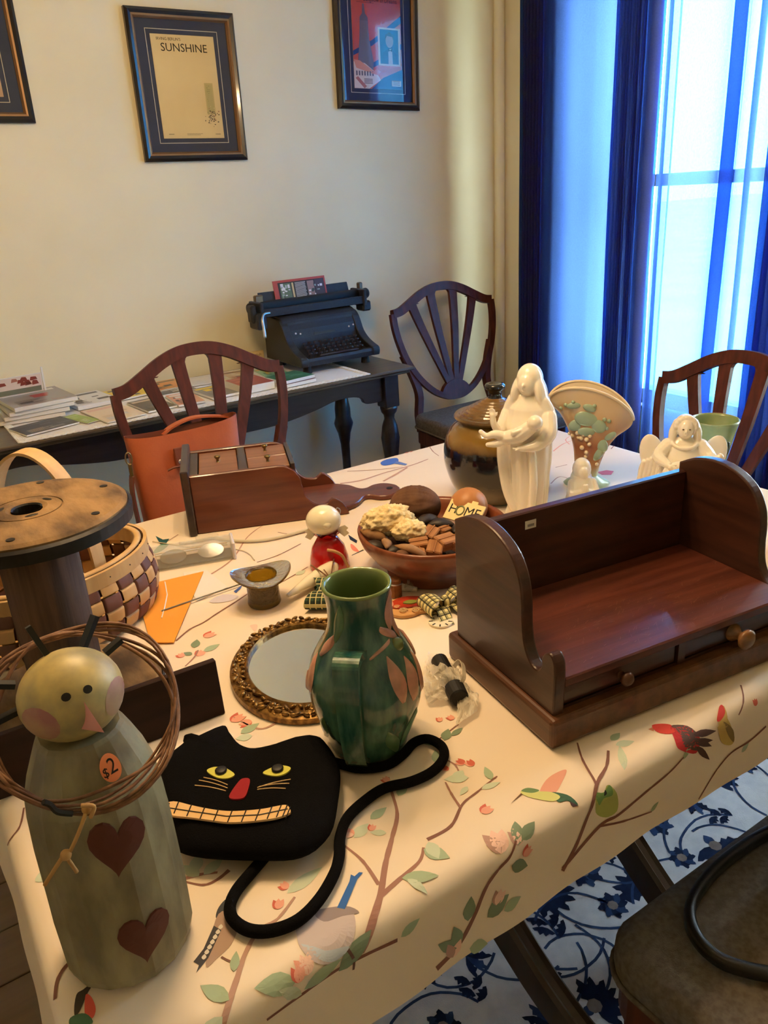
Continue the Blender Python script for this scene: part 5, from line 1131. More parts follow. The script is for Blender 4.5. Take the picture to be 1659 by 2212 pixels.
# ------------------------------------------------------------------ papers and glasses case
m_orng = mat('orange_card', L(236, 156, 52), .7)
pts = [tp(440, 1238), tp(376, 1392), tp(326, 1392), tp(300, 1300), tp(338, 1262)]; c0 = pts[0]
en = thing('orange_envelope', 'orange card envelope with a pale elastic string beside the basket', 'envelope', (c0.x, c0.y, TZ + .0022))
obj('card', M().add(prism([((q - c0).x, (q - c0).y) for q in pts], 0, .0016, 0)), m_orng, en)
obj('string', M().add(tube([tuple(tp(x, y) - c0 + V((0, 0, .0024))) for x, y in ((357, 1262), (362, 1290), (356, 1320), (350, 1340))], .0010, 5)), m_line, en)
pp = [tp(395, 1238), tp(445, 1232), tp(492, 1270), tp(425, 1300)]; c1 = pp[0]
nt_ = obj('price_note', M().add(prism([((q - c1).x, (q - c1).y) for q in pp], 0, .0006)), m_paper, None, (c1.x, c1.y, TZ + .0010)); tag(nt_, 'white paper slip under the orange envelope corner', 'paper')
gc = tp(418, 1212); cs = thing('glasses_case', 'clear plastic spectacle case holding folded reading glasses', 'glasses case', (gc.x, gc.y, TZ + .0008), -17)
m_clear = mat('clear_plastic', L(220, 220, 214), .08, alpha=.22)
def shell_box(sx, sy, sz, t):
    return M().add(box(-sx, sx, -sy, sy, 0, t)).add(box(-sx, sx, -sy, -sy + t, t, sz)).add(box(-sx, sx, sy - t, sy, t, sz)).add(box(-sx, -sx + t, -sy, sy, t, sz)).add(box(sx - t, sx, -sy, sy, t, sz)).add(box(-sx, sx, -sy, sy, sz, sz + t))
obj('case', shell_box(.075, .024, .030, .0015), m_clear, cs)
obj('liner', M().add(box(-.071, .071, -.020, .020, .002, .006, .001)), mat('grey_felt_liner', L(96, 98, 98), .9), cs)
m_lens = mat('tinted_lens', L(150, 150, 140), .1, trans=.6)
for s in (-1, 1):
    obj('lens', M().add(prism([(s * .034 + .024 * math.cos(t), .015 * math.sin(t)) for t in [k * PI / 10 for k in range(20)]], 0, .0015), T(0, -.004, .016) @ Rx(35)), m_lens, cs)
    obj('temple', M().add(box(-.066, .066, -.0012, .0012, -.001, .001), T(0, .012 - .005 * s, .018)), mat('gold_wire', L(200, 176, 110), .3, .9) if s > 0 else m_tan2, cs)
obj('end_cap', M().add(box(.072, .078, -.026, .026, 0, .034, .002)), mat('frosted_end', L(216, 210, 214), .4), cs)
cb_pts = [(228 + 160, 1172), (420, 1168), (455, 1160), (480, 1163), (520, 1167), (570, 1165), (620, 1155), (665, 1142), (700, 1133)]
wr2 = thing('power_cord', 'pale flat power cord running along the front of the lying cabinet', 'cord', (0, 0, TZ + .0012))
obj('flex', M().add(tube(spline([tuple(tp(x, y + 6) * 1 - V((0, 0, TZ)) + V((0, 0, .0032))) for x, y in cb_pts], 5), .0030, 8), smooth=True), mat('ivory_flex', L(206, 196, 170), .5), wr2)
obj('plug', M().add(box(-.022, .022, -.008, .008, 0, .012, .003), T(tp(448, 1168).x, tp(448, 1168).y, .0) @ Rz(-12)), m_clear, wr2)

rd0, rd1 = tp(350, 1326), tp(522, 1266); rod_ = thing('metal_skewer', 'thin grey metal skewer lying across the orange envelope', 'skewer', (rd0.x, rd0.y, TZ + .0042))
obj('shaft', M().add(tube([(0, 0, .0012), tuple(rd1 - rd0 + V((0, 0, .0002)))], .0013, 6)), m_steel, rod_)
thn = thing('thin_cord', 'thin clear cord trailing past the spectacle case', 'cord', (0, 0, TZ + .0012))
for pts in (((330, 1172), (370, 1178), (410, 1184), (450, 1176)), ((505, 1188), (525, 1192), (540, 1200), (550, 1212))):
    obj('strand', M().add(tube(spline([tuple(tp(x, y) - V((0, 0, TZ)) + V((0, 0, .0010))) for x, y in pts], 5), .0010, 5)), mat('ivory_cord', L(196, 180, 146), .5), thn)

# ------------------------------------------------------------------ leather tote
m_lea = mat('tan_orange_leather', L(178, 92, 52), .45, 0, L(166, 82, 44), 14, 4, bump=.15, bs=200); m_lead = mat('dark_tan_leather_edge', L(110, 56, 32), .5)
tb = thing('leather_tote', 'tan orange leather tote bag standing on the dining chair seat', 'bag', (.565, 1.79, .4875), 4)
def tote(u, v):
    t = 2 * PI * u; cxx, syy = math.cos(t), math.sin(t); ex = abs(cxx) ** .35 * (1 if cxx > 0 else -1); ey = abs(syy) ** .6 * (1 if syy > 0 else -1)
    z = .405 * v; w = .118 + .022 * v; d = .060 * (1 - .60 * v) ; return (w * ex, d * ey, z - .012 * v * math.cos(2 * t) * 0 - .010 * v * (1 - abs(cxx)))
obj('body', M().add(grid(tote, 64, 16, True), smooth=True).add(([(-.118, -.055, .001), (.118, -.055, .001), (.118, .055, .001), (-.118, .055, .001)], [[0, 1, 2, 3]])), m_lea, tb)
def tin(u, v):
    t = 2 * PI * u; cxx, syy = math.cos(t), math.sin(t); ex = abs(cxx) ** .35 * (1 if cxx > 0 else -1); ey = abs(syy) ** .6 * (1 if syy > 0 else -1); return (.1375 * ex * (1 - .0 * v), (.0225) * ey, .405 - .05 * v - .010 * (1 - abs(cxx)))
obj('lining', M().add(grid(tin, 64, 3, True), smooth=True), m_lead, tb)
obj('strap_tab', M().add(box(-.011, .011, -.003, .003, -.030, .012, .002)), m_lead, tb, (-.035, -.040, .352), (-6, 0, 0)); obj('rivet', M().add(ell(.006, .003, .006, 12, 8)), m_steel, tb, (-.035, -.0455, .331))
obj('cord_pull', M().add(tube(spline([(-.07, -.046, .318), (-.05, -.048, .322), (0, -.046, .318), (.06, -.044, .318)], 4), .0028, 6)), m_lead, tb)
obj('handle', M().add(sweep(spline([(-.045, .02, .385), (-.02, .022, .398), (.02, .022, .408), (.06, .022, .408), (.12, .022, .395), (.14, .022, .38)], 5), rect(.0022, .010), up=(0, 1, 0))), m_lea, tb)
hk = obj('clip', M().add(tube([(-.146 + .007 * math.cos(t), -.02, .36 + .014 * math.sin(t)) for t in [k * PI / 8 for k in range(16)]], .002, 6, True)).add(box(-.150, -.142, -.024, -.016, .315, .348, .002)), m_brass, tb)
obj('shoulder_strap', M().add(sweep(spline([(-.146, -.02, .318), (-.152, -.02, .28), (-.150, -.018, .20), (-.14, -.015, .05), (-.10, -.0, .012)], 4), rect(.002, .012), up=(0, 1, 0))), m_lead, tb)

# ------------------------------------------------------------------ lidded stoneware jar
def jar_mat():
    m = mat('brown_black_glaze', L(90, 66, 24), .12, coat=.6); nt = m.node_tree; N = nt.nodes; K = nt.links; b = N['Principled BSDF']
    tc = N.new('ShaderNodeTexCoord'); sx = N.new('ShaderNodeSeparateXYZ'); K.new(tc.outputs['Object'], sx.inputs[0]); ns = N.new('ShaderNodeTexNoise'); ns.inputs['Scale'].default_value = 14; ns.inputs['Detail'].default_value = 6; K.new(tc.outputs['Object'], ns.inputs['Vector'])
    a = N.new('ShaderNodeMath'); a.operation = 'MULTIPLY_ADD'; a.inputs[1].default_value = .05; K.new(ns.outputs[0], a.inputs[0]); K.new(sx.outputs[2], a.inputs[2])
    r = N.new('ShaderNodeValToRGB'); K.new(a.outputs[0], r.inputs[0]); cr_ = r.color_ramp; cr_.elements[0].position = .0; cr_.elements[0].color = L(96, 78, 50)
    cr_.elements[1].position = .30; cr_.elements[1].color = L(96, 74, 40)
    for ps, cl in ((.055, L(92, 76, 50)), (.085, L(14, 18, 26)), (.140, L(12, 15, 22)), (.147, L(92, 66, 20)), (.165, L(128, 98, 34)), (.20, L(84, 66, 30))): e_ = cr_.elements.new(ps); e_.color = cl
    K.new(r.outputs[0], b.inputs['Base Color']); return m
p = tp(1070, 1068); jr = thing('stoneware_jar', 'round lidded stoneware jar glazed black and amber behind the madonna statue', 'jar', (p.x, p.y, TZ + .0008)); m_jar = jar_mat()
obj('body', M().add(lathe([(0, 0)] + spl2([(.070, 0), (.078, .008), (.094, .035), (.105, .070), (.108, .095), (.104, .125), (.092, .150), (.076, .166), (.072, .172)], 4) + [(.070, .176), (.064, .172), (0, .165)], 56), smooth=True), m_jar, jr)
m_lid = mat('ridged_brown_glaze', L(124, 94, 50), .2, 0, L(84, 64, 36), 20, 4, coat=.5)
lp = [(0, .172), (.082, .172), (.085, .176), (.083, .180), (.074, .181)]
for k in range(7): r_ = .070 - k * .0078; lp += [(r_ + .003, .181 + k * .0042 + .0016), (r_ - .002, .181 + k * .0042 + .0028)]
lp += [(.016, .212), (0, .214)]
ld = obj('lid', M().add(lathe(lp, 48), smooth=False), m_lid, jr)
obj('knob', M().add(lathe([(.016, .208), (.0135, .216), (.014, .226), (.020, .231), (.021, .237), (.018, .241), (.012, .2405), (0, .238)], 28), smooth=True), mat('black_teal_glaze', L(24, 30, 36), .12, coat=.6), ld)

# ------------------------------------------------------------------ white porcelain figures
m_porc = mat('cream_white_porcelain', L(240, 234, 222), .14, coat=.5, sss=.15)
def limb(m, pts, rad, n=10):
    P = spline(pts, 4); k = len(P); rs = []
    for i in range(k):
        t = i / (k - 1) * (len(rad) - 1); j = min(len(rad) - 2, int(t)); rs.append(rad[j] + (rad[j + 1] - rad[j]) * (t - j))
    m.add(tube(P, rs, n)); m.add(ell(rad[0], rad[0], rad[0], 10, 8, pts[0])); m.add(ell(rad[-1], rad[-1], rad[-1], 10, 8, pts[-1]))
def hand(m, w, d, up, s):
    """small palm with five unequal fingers"""
    d, up = V(d).normalized(), V(up).normalized(); sd = d.cross(up); w = V(w)
    m.add(ell(s * .32, s * .32, s * .32, 8, 6, w + d * s * .2))
    for k, (o, l) in enumerate(((-.30, .75), (-.10, .95), (.10, 1.0), (.30, .85))):
        a = w + d * s * .35 + sd * o * s; limb(m, [a, a + d * s * l * .35 + up * .04 * s, a + d * s * l * .7 + up * .0 * s], [.11 * s, .10 * s, .075 * s], 6)
    limb(m, [w + d * s * .1 - sd * .25 * s, w + d * s * .35 - sd * .55 * s, w + d * s * .6 - sd * .6 * s], [.12 * s, .11 * s, .08 * s], 6)
p = tp(1140, 1112); mary = thing('madonna_statue', 'tall white porcelain robed madonna statue holding a child', 'statue', (p.x, p.y, TZ + .0030), face(p) - 22); mary.scale = (.95, .95, .95)
hM = .322
m = M()
def robe(u, v):
    t = 2 * PI * u; z = v * .255
    k = spr = None
    prof_ = [(0, .046, .036), (.08, .040, .033), (.3, .043, .035), (.55, .048, .037), (.75, .050, .036), (.88, .040, .030), (1.0, .020, .020)]
    for a, b in zip(prof_, prof_[1:]):
        if a[0] <= v <= b[0]:
            s = (v - a[0]) / (b[0] - a[0]); s = s * s * (3 - 2 * s); rx = a[1] + (b[1] - a[1]) * s; ry = a[2] + (b[2] - a[2]) * s; break
    fo = 1 + (.07 * math.cos(9 * t + 1.5 * math.sin(3 * t)) + .04 * math.cos(5 * t + 1)) * (1 - v) ** .7
    return (rx * fo * math.cos(t), ry * fo * math.sin(t), z)
m.add(grid(robe, 72, 40, True)); m.add(([(0, 0, 0)] + [robe(i / 72, 0) for i in range(72)], [[0, i + 1, (i + 1) % 72 + 1][::-1] for i in range(72)])); m.add(ell(.021, .020, .010, 16, 8, (0, 0, .252)))
m.add(ell(.0265, .027, .031, 20, 14, (0, .003, .286)))                                  # veiled head
m.add(ell(.0185, .018, .0235, 18, 12, (0, -.012, .279)))                                # face
m.add(ell(.0028, .005, .006, 8, 6, (0, -.0300, .278))); m.add(ell(.006, .003, .0018, 8, 6, (0, -.0275, .2675)))
m.add(ell(.042, .026, .024, 18, 10, (0, .004, .225)))                                   # shoulders
m.add(ell(.030, .022, .036, 20, 12, (0, .010, .262))); m.add(ell(.040, .024, .040, 20, 12, (0, .012, .235)))
for s in (-1, 1): m.add(ell(.012, .020, .034, 14, 10), T(s * .025, .0, .262) @ Ry(s * -14)); limb(m, [(s * .032, -.004, .245), (s * .042, .0, .22), (s * .046, .002, .18)], [.012, .014, .012])
limb(m, [(.044, -.004, .215), (.050, -.020, .185), (.034, -.040, .166), (.008, -.052, .160)], [.016, .016, .012, .007]); hand(m, (.004, -.053, .160), (-1, -.15, -.05), (0, -.2, 1), .016)
limb(m, [(-.044, -.004, .215), (-.050, -.018, .190), (-.050, -.034, .182)], [.014, .013, .010]); limb(m, [(-.050, -.034, .182), (-.056, -.044, .200), (-.058, -.046, .216)], [.009, .007, .006]); hand(m, (-.058, -.046, .216), (-.05, -.1, 1), (0, 1, .1), .018)
# infant
limb(m, [(.026, -.048, .206), (.0, -.050, .186), (-.026, -.050, .178)], [.014, .017, .014]); m.add(ell(.0155, .015, .015, 14, 10, (.034, -.052, .215)))
limb(m, [(-.026, -.052, .180), (-.046, -.062, .186), (-.062, -.066, .182), (-.074, -.068, .190)], [.010, .009, .006, .005]); limb(m, [(-.026, -.050, .172), (-.044, -.060, .166), (-.060, -.066, .164)], [.010, .008, .005]); limb(m, [(.012, -.056, .200), (-.006, -.066, .194)], [.007, .005])
limb(m, [(-.02, -.03, .02), (-.036, -.028, .06), (-.046, -.024, .12), (-.048, -.02, .17)], [.008, .010, .012, .012]); limb(m, [(.02, -.034, .0), (.026, -.036, .08), (.022, -.036, .15)], [.008, .009, .008])
obj('figure', fuse(m, .0017, 3), m_porc, mary)
p = tp(1254, 1104); km = thing('praying_figurine', 'small white porcelain praying woman in a hooded cloak by the grape vase', 'figurine', (p.x, p.y, TZ + .0008), face(p) + 15); m = M()
m.add(lathe([(0, 0), (.030, 0), (.032, .006), (.030, .03), (.026, .055), (.018, .075), (0, .082)], 28, lambda a, z: 1 + .06 * math.cos(8 * a) * max(0, 1 - z / .07))); m.add(ell(.0185, .019, .024, 16, 10, (0, .003, .087))); m.add(ell(.022, .018, .024, 16, 10, (0, .006, .066))); m.add(ell(.0105, .011, .014, 14, 9, (0, -.0105, .084)))
for s in (-1, 1): limb(m, [(s * .020, -.004, .062), (s * .023, -.018, .044), (s * .004, -.028, .052), (s * .0025, -.030, .064)], [.009, .0085, .005, .0035])
m.add(ell(.002, .004, .0035, 8, 6, (0, -.0175, .084)))
obj('figure', fuse(m, .0012, 2), m_porc, km)
p = tp(1466, 1090); ag = thing('angel_figurine', 'white porcelain angel playing a lute with spread wings', 'figurine', (p.x, p.y, TZ + .0008), face(p) + 6); m = M()
m.add(lathe([(0, 0), (.058, 0), (.060, .008), (.052, .04), (.044, .075), (.036, .105), (.028, .125), (0, .135)], 36, lambda a, z: 1 + .05 * math.cos(9 * a + 1) * max(0, 1 - z / .1)))
m.add(ell(.034, .021, .026, 18, 12, (0, .0, .118))); limb(m, [(0, 0, .12), (0, -.002, .15)], [.013, .010]); m.add(ell(.0155, .0155, .0200, 18, 12, (0, -.009, .159)))
m.add(ell(.0215, .020, .0215, 18, 12, (0, .003, .164)))
for k in range(9): a_ = PI * (k / 8); m.add(ell(.0065, .0065, .0065, 10, 8, (.0175 * math.cos(a_), -.008, .164 + .0165 * math.sin(a_))))
for s in (-1, 1):
    limb(m, [(s * .016, .0, .170), (s * .022, -.003, .152), (s * .023, -.006, .136)], [.0075, .0085, .0075])
    limb(m, [(s * .030, -.004, .124), (s * .046, -.020, .106), (s * .030 if s < 0 else .036, -.052, .100)], [.015, .014, .007])
m.add(tube([(.023 * math.cos(t), -.008 + .022 * math.sin(t), .134 + .008 * math.sin(t)) for t in [k * PI / 12 for k in range(24)]], .0035, 8, True))
m.add(ell(.030, .013, .023, 20, 12), T(-.012, -.050, .084) @ Ry(-20)); limb(m, [(.012, -.052, .094), (.040, -.052, .108), (.060, -.050, .118)], [.008, .006, .007])
hand(m, (-.030, -.062, .100), (.8, -.4, -.4), (0, -1, .2), .017); hand(m, (.036, -.058, .100), (.4, -.5, .8), (0, -1, 0), .014); m.add(ell(.0022, .004, .004, 8, 6, (0, -.0250, .158)))
m.add(ell(.004, .002, .0013, 8, 5, (0, -.0230, .1495)))
ang = fuse(m, .0014, 2); obj('figure', ang, m_porc, ag)
for s in (-1, 1):
    m = M().add(ell(.024, .007, .044, 20, 16), T(s * .056, .014, .098) @ Ry(s * 14)).add(ell(.016, .006, .038, 16, 12), T(s * .066, .014, .058) @ Ry(s * -4))
    for k in range(5): limb(m, [(s * (.040 + k * .008), .008, .10 - k * .004), (s * (.046 + k * .008), .008, .06 - k * .002), (s * (.048 + k * .008), .010, .03 + k * .004)], [.005, .005, .003], 7)
    obj('wing', fuse(m, .0014, 2), m_porc, ag)
for s in (-1, 1): obj('eye', M().add(ell(.0020, .0012, .0015, 8, 6, (s * .0060, -.0236, .1620))), mat('grey_eye_paint', L(96, 84, 74), .5), ag)

# ------------------------------------------------------------------ grape fan vase
p = tp(1267, 1046); gv = thing('grape_fan_vase', 'fan-shaped ceramic vase with green grape leaves on brown and cream', 'vase', (p.x, p.y, TZ + .0008), face(p))
pw = 988.0
def lv_(x, y): return ((x - 1267) / pw, (1046 - y) / pw * 1.06)
Lb = spline([lv_(*q) for q in ((1247, 1030), (1240, 1000), (1236, 965), (1222, 925), (1206, 898), (1190, 884), (1183, 872))], 6); Rb = spline([lv_(*q) for q in ((1288, 1030), (1294, 1000), (1306, 970), (1324, 945), (1342, 932), (1352, 922), (1355, 910))], 6); NN = len(Lb)
def gsurf(u, v, sc=1.0):
    t = 2 * PI * u; x = v * (NN - 1); i = min(NN - 2, int(x)); a = Lb[i].lerp(Lb[i + 1], x - i); b = Rb[i].lerp(Rb[i + 1], x - i); c = (a + b) / 2; h = (b - a) / 2 * sc
    d = (.016 + .016 * v) * (sc if sc == 1 else sc * .85); q = c + h * math.cos(t); rise = .050 * max(0, v - .55) / .45 * math.sin(math.acos(max(-1, min(1, math.cos(t))))) ** 1.2
    return V((q.x, d * math.sin(t), q.y + rise))
def fan_mat():
    m = mat('brown_cream_blended_glaze', L(168, 112, 70), .25, coat=.4); nt = m.node_tree; N = nt.nodes; K = nt.links; b = N['Principled BSDF']; tc = N.new('ShaderNodeTexCoord'); sx = N.new('ShaderNodeSeparateXYZ'); K.new(tc.outputs['Object'], sx.inputs[0]); r = N.new('ShaderNodeValToRGB'); K.new(sx.outputs[2], r.inputs[0]); e0, e1 = r.color_ramp.elements
    e0.position, e0.color = .02, L(176, 190, 150); e1.position, e1.color = .17, L(208, 180, 140)
    for ps, cl in ((.045, L(168, 120, 76)), (.09, L(150, 92, 56)), (.125, L(190, 146, 104))): e_ = r.color_ramp.elements.new(ps); e_.color = cl
    K.new(r.outputs[0], b.inputs['Base Color']); return m
m_fan = fan_mat(); m_fanin = mat('cream_vase_lining', L(222, 200, 162), .3, coat=.3); m_aqua = mat('aqua_green_glaze', L(150, 172, 146), .3, coat=.3)
obj('body', M().add(grid(lambda u, v: gsurf(u, v), 48, 30, True), smooth=True), m_fan, gv)
rimo = [gsurf(i / 48, 1) for i in range(48)]
obj('lining', M().add(grid(lambda u, v: gsurf(u, 1 - .5 * v, .93 if v > 0 else .96) + V((0, 0, -.001)), 48, 10, True), smooth=True), m_fanin, gv)
obj('rim', M().add(tube([tuple(q) for q in rimo], .0032, 7, True), smooth=True), m_fanin, gv)
obj('foot', M().add(lathe([(0, 0), (.044, 0), (.046, .004), (.040, .010), (.022, .020), (.019, .026), (0, .028)], 32, lambda a, z: 1 + .03 * math.cos(6 * a)), S3(1.05, .75, 1), smooth=True), m_aqua, gv)
def onf(x, y):  # relief point on the front of the fan
    lx, lz = lv_(x, y); best = None
    for i in range(24):
        for j in range(24):
            q = gsurf(.5 + .5 * i / 23, j / 23)
            d = (q.x - lx) ** 2 + (q.z - lz) ** 2
            if best is None or d < best[0]: best = (d, q)
    return best[1]
for x, y, r_ in ((1225, 935, 4), (1236, 928, 4.5), (1246, 930, 4), (1210, 872, 4), (1221, 868, 4.5), (1233, 864, 4), (1245, 926, 5), (1258, 928, 4.5), (1268, 932, 4.5), (1250, 938, 5), (1262, 940, 5), (1272, 942, 4.5), (1256, 950, 5), (1264, 960, 4.5), (1262, 972, 4), (1282, 865, 4), (1296, 892, 4.5), (1306, 900, 4.5), (1304, 912, 4), (1285, 985, 4)):
    q = onf(x, y + 10); obj('grape_relief', M().add(ell(r_ / pw, r_ / pw, r_ / pw, 10, 7, q), smooth=True), m_fanin if y > 920 else m_aqua, gv)
for x, y, rx_, rz_, tl_ in ((1262, 893, .024, .016, 10), (1240, 905, .016, .012, -30), (1285, 905, .016, .014, 40), (1266, 918, .018, .010, 0), (1288, 965, .010, .020, 30), (1296, 945, .012, .016, -20), (1238, 868, .016, .007, -8), (1310, 930, .014, .008, -30), (1268, 868, .014, .008, 20)):
    q = onf(x, y + 10); obj('leaf_relief', M().add(ell(rx_, .004, rz_, 14, 8), T(*q) @ Ry(tl_), smooth=True), m_aqua, gv)
# ------------------------------------------------------------------ green footed cup
p = tp(1530, 1046); cu = thing('footed_cup_vase', 'green footed ceramic cup vase with dark leaf behind the angel', 'vase', (p.x, p.y, TZ + .0008), face(p))
m_sage = mat('sage_green_glaze', L(150, 164, 116), .25, 0, L(112, 142, 104), 16, 3, coat=.4)
obj('bowl', M().add(lathe([(0, .02), (.020, .02), (.018, .026), (.024, .036), (.031, .06), (.037, .09), (.043, .12), (.0475, .138), (.0482, .142), (.046, .1425), (.044, .138), (.036, .09), (.024, .05), (0, .042)], 40), smooth=True), m_sage, cu)
obj('lining', M().add(lathe([(.0462, .1428), (.0442, .1375), (.0365, .091), (.0245, .0515), (0, .0435)], 40), smooth=True), m_fanin, cu)
obj('foot', M().add(lathe([(0, 0), (.036, 0), (.038, .004), (.030, .012), (.019, .020), (0, .024)], 36), smooth=True), mat('yellow_ochre_glaze', L(196, 164, 84), .25, coat=.4), cu)
obj('leaf_relief', M().add(ell(.013, .004, .022, 14, 10), T(.022, -.030, .085) @ Rz(38) @ Ry(25) , smooth=True), mat('deep_teal_glaze', L(34, 60, 58), .25, coat=.3), cu)
obj('handle', M().add(tube(spline([(.028, -.002, .050), (.046, -.002, .044), (.052, -.002, .028), (.042, -.002, .012), (.030, -.002, .008)], 4), .0045, 8), smooth=True), mat('yellow_ochre_handle', L(196, 164, 84), .25, coat=.4), cu)
# ------------------------------------------------------------------ brown mug figure by the shelf
p = tp(1700, 1190); mg = thing('glazed_creamer', 'peach and brown glazed creamer with a silver bail beside the dark shelf', 'jug', (p.x, p.y, TZ + .0008))
obj('body', M().add(lathe([(0, 0), (.024, 0), (.030, .01), (.034, .035), (.030, .06), (.022, .075), (.024, .082), (.021, .082), (.018, .07), (0, .02)], 30), smooth=True), mat('peach_glaze', L(206, 150, 110), .3, 0, L(120, 70, 44), 20, 3, coat=.3), mg)
obj('bail', M().add(tube(spline([(-.024, 0, .070), (-.030, 0, .095), (-.018, 0, .112), (0, 0, .116), (.018, 0, .112), (.030, 0, .095), (.024, 0, .070)], 4), .003, 8), smooth=True), m_steel, mg)

# ------------------------------------------------------------------ torch, plastic bag, small crafts
a, b = tp(948, 1425, TZ + .013), tp(988, 1502, TZ + .013); d = b - a
fl2 = thing('pocket_torch', 'black pocket torch wrapped in a clear bag beside the shelf', 'torch', (a.x, a.y, TZ + .0008), math.degrees(math.atan2(d.y, d.x)))
obj('barrel', M().add(cyl(.0115, 0, d.length, 20, None, .002), T(0, 0, .0118) @ Ry(90), smooth=False), m_blk, fl2); obj('head', M().add(cyl(.0135, -.004, .022, 20, .0125, .002), T(d.length - .012, 0, .0138) @ Ry(90)), m_rub, fl2)
def bag_mat():
    m = bpy.data.materials.new('thin_white_plastic'); m.use_nodes = True; nt = m.node_tree; N = nt.nodes; K = nt.links; b = N['Principled BSDF']; b.inputs['Base Color'].default_value = L(226, 218, 200); b.inputs['Roughness'].default_value = .3
    out = N['Material Output']; tr = N.new('ShaderNodeBsdfTransparent'); mx = N.new('ShaderNodeMixShader'); mx.inputs[0].default_value = .60; K.new(tr.outputs[0], mx.inputs[1]); K.new(b.outputs[0], mx.inputs[2]); K.new(mx.outputs[0], out.inputs[0]); return m
m_bag = bag_mat(); pb_ = thing('plastic_bag', 'crumpled thin white plastic bag draped over the black torch', 'bag', (0, 0, TZ))
bpx = [[(925, 1400), (990, 1428), (1000, 1460)], [(915, 1440), (965, 1445), (1010, 1490)], [(912, 1475), (965, 1470), (1035, 1500)], [(918, 1500), (970, 1490), (1030, 1530)], [(925, 1510), (990, 1505), (985, 1560)]]
def bagf(u, v):
    x = u * 4; i = min(3, int(x)); y = v * 2; j = min(1, int(y)); fx, fy = x - i, y - j
    P_ = [[V((*bpx[k][l], 0)) for l in range(3)] for k in range(5)]; q = P_[i][j].lerp(P_[i + 1][j], fx).lerp(P_[i][j + 1].lerp(P_[i + 1][j + 1], fx), fy)
    w = tp(q.x, q.y, TZ + .012); cov = math.exp(-((u - .5) / .33) ** 2 - ((v - .45) / .4) ** 2)
    h = .006 + .024 * cov + .006 * noise.noise((u * 7, v * 9, 2)) + .004 * abs(noise.noise((u * 17, v * 19, 5))); return (w.x + .003 * noise.noise((u * 9, v * 9, 7)), w.y + .003 * noise.noise((u * 9, v * 9, 11)), max(.0015, h))
obj('film', M().add(grid(bagf, 34, 30), smooth=False), m_bag, pb_)
obj('bag_handle', M().add(sweep(spline([tuple(tp(x, y, TZ + z) - V((0, 0, TZ))) for x, y, z in ((980, 1440, .03), (992, 1428, .036), (1000, 1436, .036), (1002, 1462, .03), (996, 1476, .022))], 5), rect(.0005, .004))), m_bag, pb_)
c0 = tp(890, 1312); od = thing('tomato_charm', 'red and tan die-cut wooden charm with swirl edge behind the pitcher', 'ornament', (c0.x, c0.y, TZ + .0008), face(c0))
bl = spl2([(-.040, -.020), (-.02, -.036), (0, -.034), (.012, -.026), (.026, -.022), (.030, -.008), (.028, .012), (.010, .024), (-.02, .022), (-.040, .006)], 5, True)
obj('plate', M().add(prism(bl, 0, .006, .001)), mat('tan_cut_wood', L(206, 156, 100), .6), od)
obj('tomato', M().add(prism(spl2([(-.026, -.016), (.0, -.014), (.024, -.010), (.026, .008), (.008, .020), (-.018, .018), (-.034, .0)], 5, True), .006, .009, .001)), mat('tomato_red_paint', L(190, 62, 34), .4, 0, L(120, 36, 24), 40, 3), od)
obj('stem', M().add(prism(spl2([(-.014, -.004), (0, -.008), (.010, .0), (-.004, .004)], 4, True), .009, .011)), mat('leaf_green_paint', L(130, 140, 60), .5), od)
for x, y, r_ in ((-.014, -.024, .007), (.006, -.024, .008), (-.024, -.012, .005)): obj('swirl', M().add(tube([(x + r_ * (1 - k / 30) * math.cos(k * .5), y + r_ * (1 - k / 30) * math.sin(k * .5), .0085) for k in range(26)], .0009, 5)), m_thr, od)
obj('slice', M().add(prism([(-.036 + .007 * math.cos(t), -.006 + .014 * math.sin(t)) for t in [k * PI / 9 for k in range(18)]], .006, .011, .001)), mat('pink_slice_paint', L(222, 150, 120), .5), od)
c1 = tp(856, 1290); ck = thing('cork_roll', 'short brown cork roll standing behind the pitcher shoulder', 'cork', (c1.x, c1.y, TZ + .0008))
obj('barrel', M().add(cyl(.010, 0, .034, 16, None, .002)), mat('brown_cork', L(150, 98, 52), .8, 0, L(110, 66, 36), 60, 3), ck); obj('wire_band', M().add(tube([(.0106 * math.cos(t), .0106 * math.sin(t), .026) for t in [k * PI / 9 for k in range(18)]], .0012, 5, True)), m_steel, ck)
c2 = tp(884, 1278); gk = thing('glass_bead', 'small clear glass bead charm beside the bowl foot', 'bead', (c2.x, c2.y, TZ + .0008)); obj('bead', M().add(ell(.008, .008, .008, 16, 10, (0, 0, .008)), smooth=True), m_clear, gk); obj('pin', M().add(cyl(.0025, .015, .021, 8)), m_steel, gk)
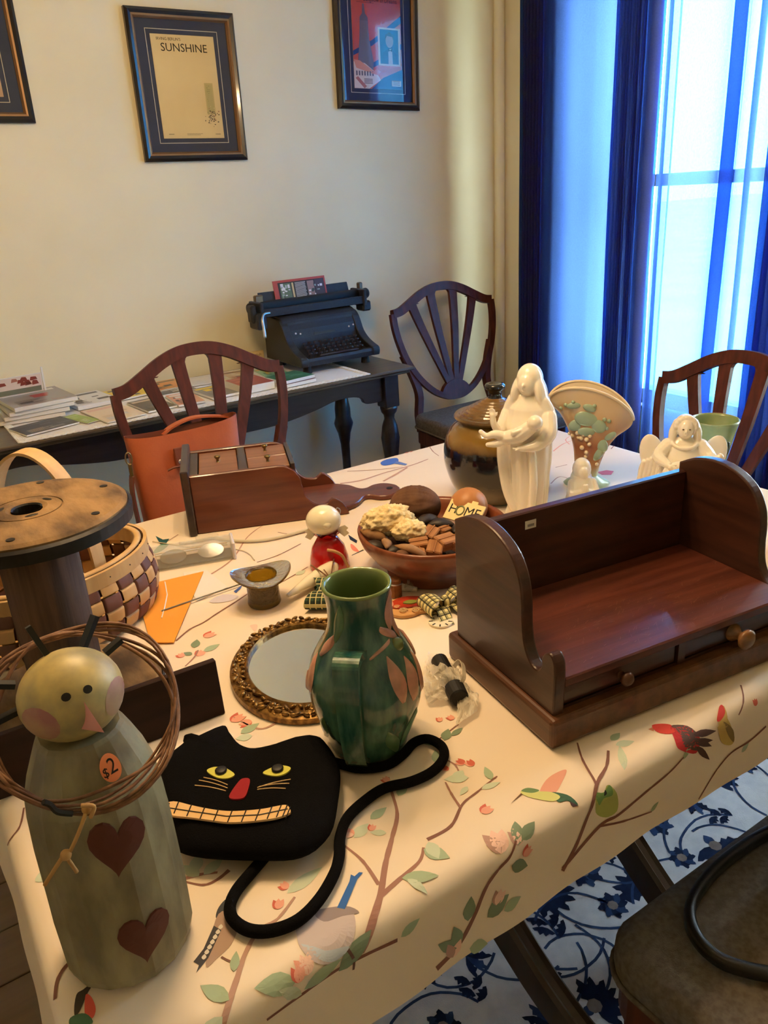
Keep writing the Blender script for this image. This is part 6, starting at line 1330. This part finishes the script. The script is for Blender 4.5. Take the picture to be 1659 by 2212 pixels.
c3 = tp(858, 1272); sb = obj('cream_slat', M().add(box(-.035, .035, -.010, .010, 0, .005, .001)), m_cer, None, (c3.x, c3.y, TZ + .0008), (0, 0, -42)); tag(sb, 'cream painted wooden slat between the pitcher and the bowl', 'craft piece')
c4 = tp(962, 1318); pb2 = thing('plaid_bow', 'cream and black plaid fabric bow beside the dark shelf panel', 'bow', (c4.x, c4.y, TZ + .0008), face(c4) + 30)
bow(pb2, m_cpl, .034, .048, .028); obj('knot', M().add(ell(.009, .011, .011, 12, 8, (0, 0, .015)), smooth=True), m_cpl, pb2)
for s, l_ in ((-1, .040), (1, .034)): obj('bow_tail', M().add(grid(lambda u, v: (s * .010 + (v - .5) * .022 + s * .012 * u, -.006 - l_ * u, .012 - .010 * u + .003 * math.sin(6 * u)), 10, 4), smooth=True), m_cpl, pb2)
c5 = tp(952, 1345); wd = thing('round_tag', 'round cream wooden tag with dotted rim under the cream plaid bow', 'tag', (c5.x, c5.y, TZ + .0008)); obj('disc', M().add(cyl(.019, 0, .003, 28)), m_cer, wd)
for k in range(9): obj('painted_dash', M().add(box(-.001, .001, -.003, .003, .003, .0034), Rz(k * 40) @ T(0, -.015, 0)), m_blk, wd)
# ------------------------------------------------------------------ handbag strap on the near seat
m_bl = mat('black_handbag_leather', L(26, 26, 28), .35, bump=.2, bs=300)
SE = .4875
hb = thing('black_handbag', 'black leather handbag with long looped strap lying on the taupe chair seat', 'handbag', (0, 0, SE))
st_ = [onz(x, y, SE + .012) for x, y in ((1720, 1775), (1659, 1800), (1600, 1835), (1540, 1885), (1500, 1940), (1490, 1985), (1510, 2035), (1555, 2075), (1610, 2095), (1659, 2105), (1720, 2112))]
obj('strap', M().add(sweep(spline([(q.x, q.y, .014) for q in st_], 5), [(-.007, -.007), (-.003, -.0095), (.003, -.0095), (.007, -.007), (.007, .005), (.003, .0085), (-.003, .0085), (-.007, .005)], up=(0, 0, 1)), smooth=True), m_bl, hb)
q = onz(1800, 1940, SE); obj('body', M().add(box(-.075, .075, -.05, .05, 0, .11, .02, 3), T(q.x + .02, q.y, 0) @ Rz(-20), smooth=True), m_bl, hb)
